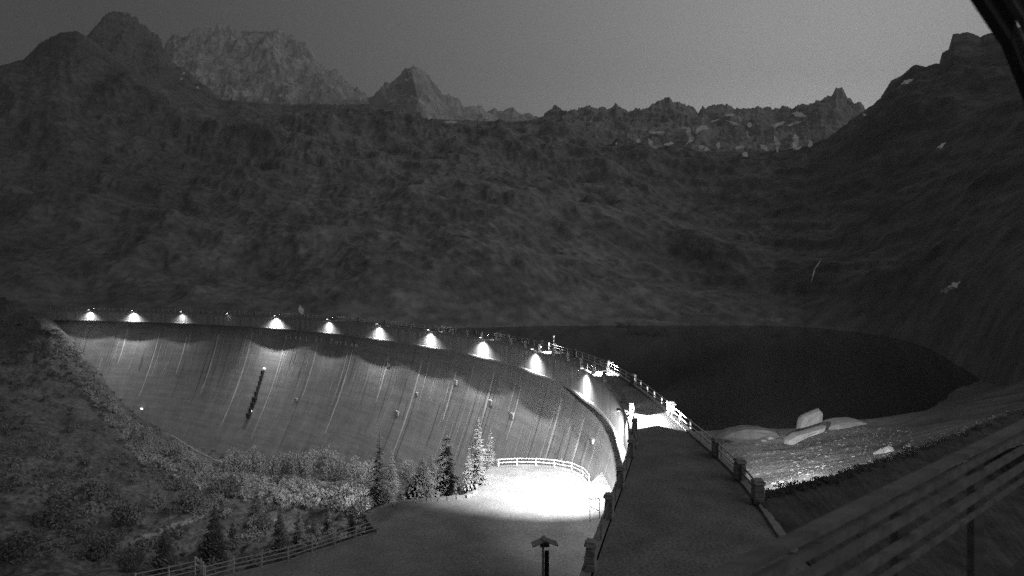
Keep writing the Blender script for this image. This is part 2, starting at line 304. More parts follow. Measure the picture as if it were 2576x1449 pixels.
slope('mountainside', [
    [(-900, 822, 380), (0, 822, 390), (1000, 822, 420), (1500, 821, 440), (1900, 820, 440), (2020, 822, 430), (2150, 836, 390), (2250, 850, 350), (2330, 878, 300), (2400, 915, 245), (2460, 952, 209), (2520, 985, 165), (2600, 1030, 125), (2800, 1120, 95), (3400, 1250, 70)],
    [(-900, 700, 520), (0, 690, 540), (400, 720, 540), (700, 735, 540), (1000, 700, 560), (1300, 690, 570), (1700, 735, 560), (1950, 745, 540), (2100, 730, 520), (2300, 700, 440), (2460, 700, 340), (2600, 690, 280), (3400, 700, 180)],
    [(-900, 430, 860), (0, 500, 840), (300, 520, 830), (500, 560, 800), (800, 560, 800), (1100, 520, 830), (1400, 520, 850), (1700, 580, 800), (1950, 610, 740), (2080, 580, 700), (2250, 470, 640), (2450, 430, 560), (2600, 400, 480), (3400, 300, 350)],
    [(-900, 100, 1150), (0, 300, 1120), (150, 270, 1120), (300, 350, 1120), (470, 410, 1120), (700, 400, 1180), (1000, 395, 1200), (1300, 410, 1180), (1500, 440, 1130), (1700, 455, 1060), (1900, 475, 980), (2030, 470, 930), (2150, 400, 880), (2280, 300, 830), (2400, 230, 780), (2600, 210, 700), (3400, 0, 500)],
    [(-900, -180, 1400), (-300, 20, 1400), (0, 166, 1380), (60, 148, 1380), (100, 108, 1380), (150, 82, 1380), (195, 78, 1390), (232, 100, 1400), (300, 150, 1430), (360, 190, 1500), (430, 207, 1650), (550, 250, 1680), (700, 262, 1700), (850, 262, 1650), (930, 262, 1580), (1000, 288, 1500), (1100, 300, 1450), (1200, 303, 1450), (1300, 306, 1400), (1370, 300, 1350), (1450, 324, 1330), (1520, 360, 1320), (1590, 394, 1300), (1700, 384, 1280), (1800, 388, 1230), (1900, 396, 1180), (2000, 400, 1120), (2080, 388, 1090), (2120, 352, 1080), (2160, 308, 1080), (2185, 284, 1080), (2215, 250, 1080), (2240, 206, 1070), (2270, 190, 1060), (2300, 163, 1040), (2325, 173, 1040), (2345, 165, 1020), (2366, 162, 1000), (2369, 134, 1000), (2386, 126, 990), (2397, 86, 980), (2435, 80, 960), (2467, 93, 940), (2490, 83, 920), (2530, 75, 900), (2600, 60, 860), (2800, 0, 800), (3400, -160, 700)]],
    M['hill'], dx=2.6, rows=430, jag=1.8, A=64, lam=330, rot=.6, stretch=2.1, ledge=9, seed=2.2, yref=1000, detail=.53, crest_keep=5,
    ground_tone=[(-900, .1), (0, .12), (300, .2), (480, .38), (700, .6), (1000, .85), (1500, .95), (1750, .6), (1950, .42), (2100, .3), (2300, .22), (3400, .12)])

lake = bpy.data.meshes.new('lake')
lake.from_pydata([(-500, 30, LAKE_Z), (700, 30, LAKE_Z), (700, 620, LAKE_Z), (-500, 620, LAKE_Z)], [], [(0, 1, 2, 3)])
# the lake sheet starts upstream of the dam
# ------------------------------------------------------------------ crest curves
def smooth_curve(pts, step, it):
    p = np.array(pts, float); d = np.r_[0, np.cumsum(np.hypot(*np.diff(p, axis=0).T))]
    s = np.arange(0, d[-1], step); q = np.stack([np.interp(s, d, p[:, 0]), np.interp(s, d, p[:, 1])], 1)
    for _ in range(it): q[1:-1] = .25 * q[:-2] + .5 * q[1:-1] + .25 * q[2:]
    d = np.r_[0, np.cumsum(np.hypot(*np.diff(q, axis=0).T))]; s = np.arange(0, d[-1], step)
    return np.stack([np.interp(s, d, q[:, 0]), np.interp(s, d, q[:, 1])], 1)
DS = [(1420, 1560), (1455, 1449), (1480, 1390), (1520, 1292), (1548, 1222), (1564, 1180), (1588, 1130), (1596, 1097), (1594, 1078), (1582, 1047), (1562, 1014), (1540, 986), (1507, 953), (1478, 935), (1440, 916), (1398, 900), (1350, 885.5), (1290, 869), (1217, 855), (1150, 844), (1083, 835), (955, 819.5), (828, 807), (697, 798), (575, 792), (460, 788), (337, 785), (228, 782.5), (120, 781), (60, 780)]
dsp = [(p.x, p.y) for p in (pz(a, b_, 0) for a, b_ in DS)]
CR = smooth_curve(dsp, .5, 260)                     # downstream edge of the crest, every half metre from the camera side to the far bank
Lc = (len(CR) - 1) * .5
def cpos(s):
    s = min(max(s, 0), Lc); i = min(int(s * 2), len(CR) - 2); f_ = s * 2 - i; p = CR[i] * (1 - f_) + CR[i + 1] * f_
    i0 = max(0, i - 6); i1 = min(len(CR) - 1, i + 7); t = CR[i1] - CR[i0]; t = t / np.hypot(*t)
    return p, t, np.array([-t[1], t[0]])             # point, tangent (away from the camera), normal towards the valley
def s_of_y(Y): i = int(np.argmin(np.abs(CR[:, 1] - Y))); return i * .5
def s_of_px(px, t=0.0, guess_far=True):
    best = None
    for i in range(int(2 * s_of_y(50)), len(CR)):
        p, tg, n = cpos(i * .5); q = p + n * off(t)
        e = abs(CX + F * q[0] / q[1] - px)
        if best is None or e < best[0]: best = (e, i * .5)
    return best[1]
LEDGE = 3.5
def off(t):
    """how far the downstream face stands out at depth t below the crest"""
    if t <= LEDGE: return 0.0
    k = t - LEDGE
    return -1.9 + .22 * k + .0052 * k * k if k < 28 else -1.9 + .22 * 28 + .0052 * 784 + (k - 28) * .51
def face(s, t, out_=0.0):
    p, tg, n = cpos(s); q = p + n * (off(t) + out_); return Vector((q[0], q[1], -t))

US = [(2040, 1449), (2010, 1402), (1975, 1350), (1920, 1262), (1862, 1192), (1806, 1142), (1752, 1098), (1714, 1064), (1690, 1041), (1640, 999), (1600, 970), (1570, 950)]
usp = [(p.x, p.y) for p in (pz(a, b_, 0) for a, b_ in US)]
usp = [(14.2, 18.0)] + usp
for s in np.arange(s_of_y(82), Lc - 1, 4):
    p, t, n = cpos(s); q = p - n * 3.9; usp.append((q[0], q[1]))
UC = smooth_curve(usp, .5, 60)
def upos(i): i = min(max(i, 3), len(UC) - 4); t = UC[i + 3] - UC[i - 3]; t = t / np.hypot(*t); return UC[i], t, np.array([t[1], -t[0]])  # normal towards the lake

# lake polygon bounded by the dam
lp = [(UC[i][0] - .3, UC[i][1]) for i in range(60, len(UC), 20)]
lp = [(p[0], p[1], LAKE_Z) for p in lp] + [(-420, 300, LAKE_Z), (-420, 640, LAKE_Z), (760, 640, LAKE_Z), (760, 40, LAKE_Z), (20, 40, LAKE_Z)]
lake = bpy.data.meshes.new('lake'); lake.from_pydata(lp, [], [list(range(len(lp)))]); lk = mobj('lake', lake, M['water']); lk['kind'] = 'structure'

# ------------------------------------------------------------------ the dam
dam = thing('arch_dam', 'long curved concrete arch dam with pale vertical streaks, holding back the dark lake', 'dam', (0, 0, 0))
def strip(name, rows, s0, s1, fn, m, parent, step=2.0, thick=None):
    """surface strip between s0 and s1: fn(s, r) -> point for each row r"""
    ns = max(2, int(round((s1 - s0) / step)) + 1); S = np.linspace(s0, s1, ns)
    P = np.array([[tuple(fn(s, r)) for s in S] for r in rows]); return mobj(name, grid_mesh(name, P, smooth=True), m, parent)
LSX = [228, 337, 460, 575, 697, 828, 955, 1083, 1217, 1350, 1476]
lamp_s = [s_of_px(a) for a in LSX] + [s_of_y(56.0)]
def bulge(s):  # ledge swelling added under each lamp to scallop the shadow below
    d = min(abs(s - a) for a in lamp_s); return .5 * math.cos(math.pi * d / 24) ** 2 if d < 12 else 0.0
seam_px = [(317, 938), (400, 988), (471, 955), (548, 1000), (632, 1080), (717, 1084), (797, 1000), (886, 1100), (976, 1030), (1059, 1131), (1146, 1090), (1237, 1060), (1306, 1144), (1406, 1190), (1464, 1180)]
seams = sorted(s_of_px(a, 9.0) for a, b_ in seam_px)
seams = [s_of_y(20), s_of_y(33), s_of_y(48), s_of_y(62)] + [s for s in seams if s > s_of_y(66)] + [Lc - 16, Lc]
GAP = .02
for a, b_ in zip(seams[:-1], seams[1:]):
    if b_ - a < 1: continue
    a2, b2 = a + GAP, b_ - GAP
    depth_rows = [LEDGE + .35, LEDGE + 1.5] + list(np.linspace(LEDGE + 3, 62, 26))
    # lower face: front surface, with side returns so the joint is a real groove
    ns = max(3, int((b2 - a2) / 1.6)); S = np.linspace(a2, b2, ns); P = []
    for t in depth_rows:
        row = [face(s, t) for s in S]; P.append([tuple(q) for q in row])
    P = [[(q[0] , q[1], q[2]) for q in [face(s, LEDGE + .33, -.6) for s in S]]] + P
    mobj('concrete_block', grid_mesh('concrete_block', np.array(P), smooth=True), M['concrete'], dam)
    # upper wall and the ledge course under it
    rows = []
    for t, o_ in ((0.0, -.5), (0.0, 0), (LEDGE - .02, 0)):
        rows.append([tuple(face(a2, t, o_ - .06)), tuple(face(a2, t, o_))] + [tuple(face(s, t, o_)) for s in S] + [tuple(face(b2, t, o_)), tuple(face(b2, t, o_ - .06))])
    mobj('wall_block', grid_mesh('wall_block', np.array(rows), smooth=False), M['wall_up'], dam)
    rows = []
    for z_, o_ in ((-LEDGE, -.2), (-LEDGE, .16), (-LEDGE - .3, .16), (-LEDGE - .34, -2.3)):
        rr = []
        for s in S:
            p, tg, n = cpos(s); q = p + n * (o_ + (bulge(s) if o_ > 0 else 0)); rr.append((q[0], q[1], z_))
        rows.append(rr)
    mobj('ledge_course', grid_mesh('ledge_course', np.array(rows), smooth=False), M['concrete'], dam)
# lime streaks on the joints and between them
def streak(s, t0, t1, wd, rise=.035, m='lime', lean=0):
    T = np.linspace(t0, t1, 17); P = []
    for k, t in enumerate(T):
        h = wd * (.35 + .65 * math.sin(math.pi * (.12 + .8 * k / 16))) * random.uniform(.7, 1.25) / 2; c = s + random.uniform(-.03, .03)
        P.append([tuple(face(c - h, t, rise)), tuple(face(c + h, t, rise))])
    return mobj('lime_streak', grid_mesh('lime_streak', np.array(P), smooth=False), M[m], dam)
for (px, pyb) in seam_px:
    s = s_of_px(px, 9.0); p = face(s, 25); t1 = (pyb - HY) / F * (p.y) - CZ
    streak(s, 5.5 + random.uniform(0, 3), t1 * random.uniform(.85, 1.05), random.uniform(.55, .85), .06)
    streak(s + random.choice([-1, 1]) * random.uniform(1.2, 3.5), random.uniform(6, 12), t1 * random.uniform(.5, .8), random.uniform(.25, .4), .06, 'lime')
M['lime_faint'] = mat('faint_lime_streak', 0.6, scale=1.2, lo=.8, hi=1.15, stretch=(1, 1, .15))
M['damp'] = mat('damp_streak', 0.2, scale=1.2, lo=.8, hi=1.15, stretch=(1, 1, .15))
for k in range(230):
    s = random.uniform(s_of_y(66), Lc - 10); t0 = random.uniform(4.5, 18); streak(s, t0, t0 + random.uniform(5, 30) * random.random() + 3, random.uniform(.12, .36), .05, 'lime_faint' if k % 3 else 'damp')
for (px, py, wd) in ((1022, 1036, 1.5), (1138, 963, 1.3), (1286, 1046, 1.3), (969, 920, 1.0), (1228, 1013, 1.2), (1052, 990, .9), (1466, 1110, .8), (775, 1000, .9)):
    s = s_of_px(px, 14); p = face(s, 14); t = (py - HY) / F * p.y - CZ
    q, tg, n = cpos(s); c = face(s, t, .1); T_ = Vector((tg[0], tg[1], 0)); N_ = Vector((n[0], n[1], 0))
    MB().box(c, (wd, .5, wd * .8), T_, N_, Vector((0, 0, 1))).build('anchor_box', M['lime_faint'], dam)
# crest deck between the two curves
rows = []
n_ = 260
for k in range(n_):
    s = Lc * k / (n_ - 1); p, tg, n = cpos(s)
    # matching point on the lake side
    d = np.hypot(UC[:, 0] - p[0], UC[:, 1] - p[1]); i = int(np.argmin(d))
    rows.append((p, UC[i]))
P = np.array([[(a[0] + (b_[0] - a[0]) * f_ , a[1] + (b_[1] - a[1]) * f_, 0.0) for f_ in np.linspace(0, 1, 6)] for a, b_ in rows])
dk = mobj('crest_roadway', grid_mesh('crest_roadway', P, smooth=False), M['deck'], dam)
# upstream face
P = np.array([[(UC[i][0], UC[i][1], z_) for i in range(0, len(UC), 6)] for z_ in (0, -8, -16, -40)])
mobj('upstream_face', grid_mesh('upstream_face', P, smooth=False), M['wall_up'], dam)
# low kerb on both sides
def kerb(curve, sgn, i0, i1):
    P = []
    for i in range(i0, i1, 3):
        t = curve[min(i + 2, len(curve) - 1)] - curve[max(i - 2, 0)]; t = t / np.hypot(*t); n = np.array([-t[1], t[0]]) * sgn; c = curve[i]
        P.append([(c[0] + n[0] * a, c[1] + n[1] * a, z_) for a, z_ in ((-.42, .004), (-.42, .14), (.02, .14), (.02, -.3))])
    return mobj('kerb', grid_mesh('kerb', np.array(P), smooth=False), M['stone'], dam)
kerb(CR, 1, int(2 * s_of_y(24)), len(CR) - 2)
kerb(UC, -1, 20, len(UC) - 2)

# letters of the inscription under the ledge
def letter_mesh(ch, size):
    c = bpy.data.curves.new('letter', 'FONT'); c.body = ch; c.size = size; c.extrude = .09; c.offset = .045; c.resolution_u = 3
    o = bpy.data.objects.new('letter_tmp', c); COL.objects.link(o)
    bpy.context.view_layer.update()
    me = bpy.data.meshes.new_from_object(o.evaluated_get(bpy.context.evaluated_depsgraph_get()))
    COL.objects.unlink(o); bpy.data.objects.remove(o); bpy.data.curves.remove(c); return me
word = "Città di Torino"
sgn = thing('inscription', 'raised lettering Città di Torino high on the dam face beside the bright lamp', 'inscription', (0, 0, 0))
for k, ch in enumerate(word):
    if ch == ' ': continue
    px = 718 + (896 - 718) * k / (len(word) - 1); t = LEDGE + 2.4
    s = s_of_px(px, t); p = face(s, t, .25); q, tg, n = cpos(s)
    me = letter_mesh(ch, 2.3); o = mobj('letter', me, M['lime'], sgn)
    xa = -Vector((tg[0], tg[1], 0)) * -1
    xa = -Vector((tg[0], tg[1], 0)); za = Vector((0, 0, 1)); ya = za
    # letter x axis runs towards the camera side (left to right in view), y up, normal out of the face
    mt = Matrix((xa, Vector((0, 0, 1)), xa.cross(Vector((0, 0, 1))))).transposed()
    o.matrix_world = Matrix.Translation(p + Vector((0, 0, -1.2))) @ mt.to_4x4()
    
# ------------------------------------------------------------------ parapet pillars, railings
ORD = ['nearest', 'second', 'third', 'fourth', 'fifth', 'sixth', 'seventh', 'eighth', 'ninth', 'tenth', 'eleventh', 'twelfth', 'thirteenth', 'fourteenth', 'fifteenth', 'sixteenth', 'seventeenth', 'eighteenth', 'nineteenth', 'twentieth', 'twenty-first', 'twenty-second', 'twenty-third', 'twenty-fourth', 'twenty-fifth', 'twenty-sixth', 'twenty-seventh', 'twenty-eighth', 'twenty-ninth', 'thirtieth']
ORD += [a + '-' + b_ for a in ('thirty', 'forty', 'fifty') for b_ in ('first', 'second', 'third', 'fourth', 'fifth', 'sixth', 'seventh', 'eighth', 'ninth')]
def block_mesh(name, sx, sy, sz, round_=0.05, jit=.02, arch=False):
    m_ = MB().box((0, 0, sz / 2), (sx, sy, sz)); me = m_.mesh(name); bevel(me, round_, 2 if arch else 1)
    for v in me.vertices:
        v.co += Vector((random.uniform(-jit, jit), random.uniform(-jit, jit), random.uniform(-jit, jit) * .5))
        if arch and v.co.z > sz * .6: v.co.x *= .86
    me.update(); return me
PB = [[block_mesh('stone_block', .62 * f_, .46 * f_, .31, .035) for _ in range(3)] + [block_mesh('stone_block', .7 * f_, .54 * f_, .26, .08, arch=True)] for f_ in (1.0, 1.25)]
def pillar(x, y, rz, label, kind, h=4, group=None, cat='pillar'):
    t = thing('stone_pillar', label, cat, (x, y, .14), rz, group); z = 0
    for k in range(h):
        me = PB[kind][3] if k == h - 1 else PB[kind][k % 3]
        o = mobj('stone_block', me, M['stone'], t, (random.uniform(-.02, .02), random.uniform(-.02, .02), z), (0, 0, random.uniform(-.03, .03) + (math.pi if k % 2 else 0)))
        z += .325
    return t
def railing(pts, label, m, h=1.02, nr=2, post_every=2.6, z0=0.0, group=None, wd=.07, pw=.09, name='railing', rh=.09):
    """posts and rails along a polyline of (x, y)"""
    p = np.array(pts, float); d = np.r_[0, np.cumsum(np.hypot(*np.diff(p, axis=0).T))]
    if d[-1] < .8: return None
    t = thing(name, label, 'railing' if name == 'railing' else 'fence', (p[0][0], p[0][1], z0), 0, group); o0 = Vector((p[0][0], p[0][1], 0))
    at = lambda s: Vector((np.interp(s, d, p[:, 0]), np.interp(s, d, p[:, 1]), 0)) - o0
    np_ = max(1, int(round(d[-1] / post_every)))
    post = MB().box((0, 0, h / 2), (pw, pw, h)).mesh('post')
    S = [d[-1] * k / np_ for k in range(np_ + 1)]
    for s in S:
        mobj('post', post, m, t, at(s))
    for r in range(nr):
        zz = h * (.93 - r * .43 if nr == 2 else .93 - r * .3)
        for a, b_ in zip(S[:-1], S[1:]): MB().bar(at(a) + Vector((0, 0, zz)), at(b_) + Vector((0, 0, zz)), wd, rh).build('rail', m, t)
    return t
# downstream side
dpx = [(1467, 1432), (1515, 1308), (1552, 1226), (1584, 1152)]
ds_s = []
for a, b_ in dpx:
    q = pz(a, b_, 0); i = int(np.argmin(np.hypot(CR[:, 0] - q.x, CR[:, 1] - q.y))); ds_s.append(i * .5)
s = ds_s[-1] + 6.4
lamp_px = [(228, 783), (337, 786), (460, 789), (575, 792), (697, 799), (828, 808), (955, 820), (1083, 835), (1217, 855), (1350, 886), (1476, 935), (1582, 1047)]
while s < Lc - 12: ds_s.append(s); s += 6.25
def near_word(s, side):
    return side
for k, s in enumerate(ds_s):
    p, t, n = cpos(s); q = p - n * .38; rz = math.atan2(t[1], t[0])
    if k < 4:
        lab = ['squat stone pillar at the bottom edge, nearest on the valley side of the roadway', 'coursed stone pillar beside the thin metal frame on the valley side', 'small coursed stone pillar between the metal frame and the triple pillar', 'broad coursed stone pillar just in front of the brightly lit strip of roadway'][k]
    else: lab = ORD[k] + ' stone pillar on the valley side of the dam crest, counted from the camera'
    pillar(q[0], q[1], rz, lab, 0, 4 if k != 3 else 4, 'stone pillars on the valley parapet')
    if k + 1 < len(ds_s):
        s2 = ds_s[k + 1]; pts = []
        for u in np.linspace(s + .5, s2 - .5, 5): p, t, n = cpos(u); q = p - n * .38; pts.append((q[0], q[1]))
        railing(pts, ('grey metal railing after the ' + ORD[k] + ' valley side pillar of the crest') if k else 'grey metal railing starting at the pillar on the bottom edge of the picture', M['grey_metal'], group='railings on the valley side of the crest', z0=.14, h=.95, wd=.05, pw=.06, rh=.06)
p0, t0_, n0 = cpos(ds_s[3] + .5)
o_ = block_mesh('side_block', .5, .45, .9, .05); q = p0 - n0 * .9
# lake side
upx = [(1925, 1264), (1866, 1206), (1806, 1150), (1692, 1046), (1600, 970), (1528, 930)]
us_i = []
for a, b_ in upx:
    q = pz(a, b_, 0); us_i.append(int(np.argmin(np.hypot(UC[:, 0] - q.x, UC[:, 1] - q.y))))
i = us_i[-1] + 28
while i < len(UC) - 20: us_i.append(i); i += 28
ulab = ['low stone post where the lake railing ends beside the dark turf brow', 'tall rounded stone pillar darkest against the lit stony slope', 'wide stone pillar with a pale strip on it, at the corner of the lit slope', 'stone pillar just beyond the white railing of the brightest strip', 'stone pillar half way along the dark part of the lake railing', 'stone pillar at the far end of the second lit strip on the lake side']
for k, i in enumerate(us_i):
    p, t, n = upos(i); q = p - n * .3
    pillar(q[0], q[1], math.atan2(t[1], t[0]), ulab[k] if k < 6 else ORD[k] + ' stone pillar on the lake side of the dam crest, counted from the camera', 1 if k < 5 else 0, 4, 'stone pillars on the lake parapet')
    if k + 1 < len(us_i):
        pts = [tuple(upos(int(j))[0] - upos(int(j))[2] * .3) for j in np.linspace(i + 1, us_i[k + 1] - 1, 6)]
        bright = k in (1, 2, 3, 4, 5)
        lab = ['thin railing beyond the last lake side post, in front of the lit stony slope', 'railing crossing the dark gap between the two big lake side pillars', 'white railing on the lake side at the brightest strip of roadway', 'railing along the dark stretch of the lake side between the two lit strips', 'lit white railing on the lake side at the second bright strip', 'railing past the second lit strip on the lake side'][k] if k < 6 else 'white railing after the ' + ORD[k] + ' lake side pillar of the crest'
        railing(pts, lab, M['white'] if k > 0 else M['grey_metal'], group='railings on the lake side of the crest', z0=.14, post_every=2.8, wd=.07, pw=.12, rh=.1)
# railing running down the first span, next to the turf brow
pts = [tuple(upos(int(j))[0] - upos(int(j))[2] * .3) for j in np.linspace(22, us_i[0] - 1, 5)]

# ------------------------------------------------------------------ crest lamps
def spot(name, loc, target, power, ang, blend, parent=None, size=.12, sx=1, sy=1, up=None):
    l = bpy.data.lights.new(name, 'SPOT'); l.energy = power; l.spot_size = math.radians(ang); l.spot_blend = blend; l.shadow_soft_size = size
    o = bpy.data.objects.new(name, l); COL.objects.link(o)
    d = (Vector(target) - Vector(loc)).normalized(); z = -d; x = (up or Vector((0, 0, 1))).cross(z)
    if x.length < 1e-3: x = Vector((1, 0, 0))
    x.normalize(); y = z.cross(x)
    R = Matrix((x, y, z)).transposed().to_4x4()
    o.matrix_world = Matrix.Translation(Vector(loc)) @ R @ Matrix.Diagonal((sx, sy, 1, 1))
    return o
LW = [8500, 15500, 3600, 30, 21000, 6200, 10000, 9200, 10500, 9500, 7500, 105000]
XW = [60, 60, 150, 0, 200, 500, 200, 400, 500, 6000, 26000, 60000]
llab = ['floodlamp at the far end of the dam, leftmost of the row', 'round glowing floodlamp, second from the far end of the dam', 'floodlamp with a sideways smear of light, third from the far end', 'faintest lamp of the row, a small spark on the far crest', 'bright floodlamp left of the inscription with a wide fan of light below', 'twin spark floodlamp above the middle of the inscription', 'floodlamp above the right end of the inscription', 'floodlamp in the middle of the crest, with a spark at its right', 'floodlamp left of the small crest mast, on the bend of the dam', 'floodlamp right beside the small crest mast', 'floodlamp casting the far one of the two lit strips across the roadway', 'nearest floodlamp, casting the widest white strip across the roadway']
def lamp(k):
    s = lamp_s[k]; p, t, n = cpos(s); N = Vector((n[0], n[1], 0)); T = Vector((t[0], t[1], 0)); base = Vector((p[0], p[1], 0))
    th = thing('flood_lamp', llab[k], 'lamp', base, 0, 'flood lamps along the dam crest')
    MB().bar(N * -.1 + Vector((0, 0, .35)), N * .75 + Vector((0, 0, .62)), .07, .07).build('bracket', M['grey_metal'], th)
    MB().box(N * .78 + Vector((0, 0, .66)), (.62, .34, .16), T, N, Vector((0, 0, 1))).build('housing', M['grey_metal'], th)
    MB().box(N * .78 + Vector((0, 0, .565)), (.5, .26, .03), T, N, Vector((0, 0, 1))).build('lens', M['lens'], th)
    head = base + N * .95 + Vector((0, 0, .5))
    if LW[k]:
        tg_ = head + Vector((0, 0, -10)) + N * 4.6
        if k == 11: tg_ = Vector((1.6, 74.5, -11))
        spot('lamp_light', head, tg_, LW[k], 150 if k != 11 else 86, .85 if k != 11 else 1.0, size=.15)
        if k == 11: spot('lamp_light', head, head + Vector((0, 0, -10)) + N * .5, 2500, 100, .5, size=.1)
        if k in (9, 10): spot('lamp_light', head, (-18 if k == 10 else -34, 82 if k == 10 else 105, -16), 24000, 50, 1.0, size=.15)  # extra beam added to brighten the trees and shrubs
    if XW[k]:
        # beam thrown low across the roadway through the parapet
        h2 = base - N * .2 - T * 1.1 + Vector((0, 0, 1.05)); spot('roadway_light', h2, h2 - N * 3.6 + Vector((0, 0, -1.15)), XW[k] * .4, 100, .2, size=.05, sx=.8, sy=1.0)
        if k > 6:
            i_ = int(np.argmin(np.hypot(UC[:, 0] - (p[0] - n[0] * 3.8), UC[:, 1] - (p[1] - n[1] * 3.8)))); u_ = UC[i_]; h3 = Vector((u_[0] - .55 * 1, u_[1], 1.05)) - T * 1.1
            MB().box((u_[0] - base.x - .3, u_[1] - base.y, 1.3), (.5, .25, .12)).build('cross_light_housing', M['grey_metal'], th)
            spot('roadway_light', h3, h3 + N * 3.6 + Vector((0, 0, -1.15)), XW[k] * .4, 100, .2, size=.05, sx=.8, sy=1.0)
    return th
for k in range(12): lamp(k)

# ------------------------------------------------------------------ little things fixed on the dam
def small_light(px, py, lab):
    best = None
    for t in np.arange(4, 45, .5):
        s = s_of_px(px, t); p = face(s, t); e = abs(proj(p)[1] - py)
        if best is None or e < best[0]: best = (e, s, t)
    e, s, t = best; q, tg, n = cpos(s); c = face(s, t, .12)
    th = thing('wall_light', lab, 'lamp', c, math.atan2(tg[1], tg[0]), 'small lights on the dam face')
    MB().box((0, 0, 0), (.7, .2, .35)).build('lamp_body', M['grey_metal'], th)
    MB().box((0, .16, 0), (.9, .1, .4)).build('lens', M['lens_small'], th); return s, t
a = small_light(667, 925, 'small white light at the top of the dark service gallery')
c = small_light(633, 1031, 'small white light near the foot of the dark service gallery')
small_light(357, 1027, 'lone small white light low on the left of the dam face')
# dark service gallery with landings, stepping down the face
g = thing('service_gallery', 'dark metal service stair stepping down the dam face between two small lights', 'stair', (0, 0, 0))
sa, ta = a; sc_, tcc = c
steps = 9
for k in range(steps):
    f_ = (k + .4) / steps * 1.12; s = sa + (sc_ - sa) * f_; t = ta + (tcc - ta) * f_ + .8
    wdt = [.8, .8, .7, .7, 1.0, 1.8, 1.4, 1.0, 1.6][k]; q, tg, n = cpos(s); T = Vector((tg[0], tg[1], 0)); N = Vector((n[0], n[1], 0))
    MB().box(face(s, t, .35), (wdt, .9, 1.5), T, N, Vector((0, 0, 1))).build('landing', M['dark_metal'], g)
    if k < steps - 1: MB().bar(face(s, t + .6, .5), face(s + (sc_ - sa) / steps, t + (tcc - ta) / steps, .5), .5, .25).build('flight', M['dark_metal'], g)

p, t, n = upos(int(np.argmin(np.abs(UC[:, 1] - 107)))); 
ms = thing('crest_mast', 'thin mast with a pale head standing on the lake side of the crest', 'mast', (p[0] - n[0] * .2, p[1] - n[1] * .2, 0))
MB().tube((0, 0, 0), (0, 0, 2.5), .05).build('pole', M['grey_metal'], ms); MB().box((0, 0, 2.6), (.3, .3, .3)).build('head', M['lime'], ms)
MB().box((-.9, 0, .9), (.3, .1, 1.3)).build('notice_board', M['white'], ms)

# metal frame outside the parapet above the terrace
q = pz(1502, 1290, -.1); fr = thing('metal_frame', 'thin metal pole and square frame silhouetted against the glowing terrace', 'frame', (q.x - .15, q.y, -.9))
MB().tube((-.25, 0, .3), (-.25, 0, 1.75), .02).build('pole', M['dark_metal'], fr)
f2 = MB(); f2.bar((-.25, 0, 1.55), (.28, 0, 1.6), .03, .04); f2.bar((.28, 0, 1.6), (.28, 0, .5), .03, .04); f2.bar((-.25, 0, 1.15), (.28, 0, .9), .03, .03); f2.build('bracing', M['dark_metal'], fr)
# slim pointed stone beside the nearest lit pillar
q = pz(1593, 1128, 0); me = MB().tube((0, 0, 0), (0, 0, .45), .16, .2, 8).tube((0, 0, .45), (.02, 0, 1.25), .2, .02, 8).mesh('pointed_stone', True)
tag(mobj('pointed_stone', me, M['stone'], None, (q.x + .15, q.y, 0.1)), 'slim pointed stone standing dark against the white lit strip', 'stone')

# ------------------------------------------------------------------ terrace below the dam
TZ = -11.0
edge = [(1484, 1216), (1476, 1203), (1462, 1191), (1440, 1182), (1407, 1175), (1370, 1171), (1330, 1169), (1290, 1169.5), (1250, 1173), (1226, 1183), (1210, 1205), (1199, 1240), (1170, 1253), (1100, 1259), (1018, 1266), (985, 1274), (950, 1284), (930, 1297), (926, 1310), (948, 1337), (843, 1371), (730, 1408), (562, 1450), (380, 1496)]
ep = [pz(a, b_, TZ) for a, b_ in edge]
ep2 = ep + [Vector((-40, 30, TZ)), Vector((-30, 12, TZ)), Vector((8, 12, TZ))] + [Vector((cpos(s_of_y(Y))[0][0] + .5, Y, TZ)) for Y in (22, 30, 40, 50, 58, 64, 70, 75)]
from mathutils.geometry import tessellate_polygon
me = bpy.data.meshes.new('terrace'); me.from_pydata([tuple(p_) for p_ in ep2], [], [tuple(t_) for t_ in tessellate_polygon([ep2])]); ter = mobj('terrace', me, M['terrace']); ter['kind'] = 'structure'
# retaining wall made of stones under the terrace edge
def edge_wall(pts, h, th, name, m, parent, top=.0):
    w_ = MB()
    for a, b_ in zip(pts[:-1], pts[1:]):
        d = (b_ - a); w_.box((a + b_) / 2 + Vector((0, 0, top - h / 2)), (d.length + .1, th, h), d.normalized(), Vector((0, 0, 1)).cross(d.normalized()), Vector((0, 0, 1)))
    return w_.build(name, m, parent)
rw = thing('retaining_wall', 'curved stone retaining wall under the terrace edge and its turning place', 'wall', (0, 0, 0))
edge_wall(ep[:12], 9, .4, 'wall_face', M['stone'], rw, -.02)
edge_wall(ep[11:], 9, .4, 'wall_face', M['stone'], rw, -.02)
cop = ep[11:20]
for a, b_ in zip(cop[:-1], cop[1:]):
    L = (b_ - a).length; n_ = max(1, int(L / .9))
    for k in range(n_):
        c0 = a + (b_ - a) * (k + .04) / n_; c1 = a + (b_ - a) * (k + .96) / n_
        MB().bar(c0 + Vector((0, 0, .12)), c1 + Vector((0, 0, .12)), .5, .3 + random.uniform(0, .08)).build('stone', M['stone'], rw)
railing([(p_.x, p_.y) for p_ in [pz(*e_, TZ) for e_ in [(1482, 1214), (1474, 1203), (1461, 1192), (1440, 1184), (1407, 1177), (1370, 1173), (1330, 1171), (1290, 1171.5), (1254, 1174)]]], 'white curved railing round the floodlit terrace', M['white'], h=1.0, nr=2, post_every=2.55, z0=TZ, wd=.09, pw=.14, rh=.1)
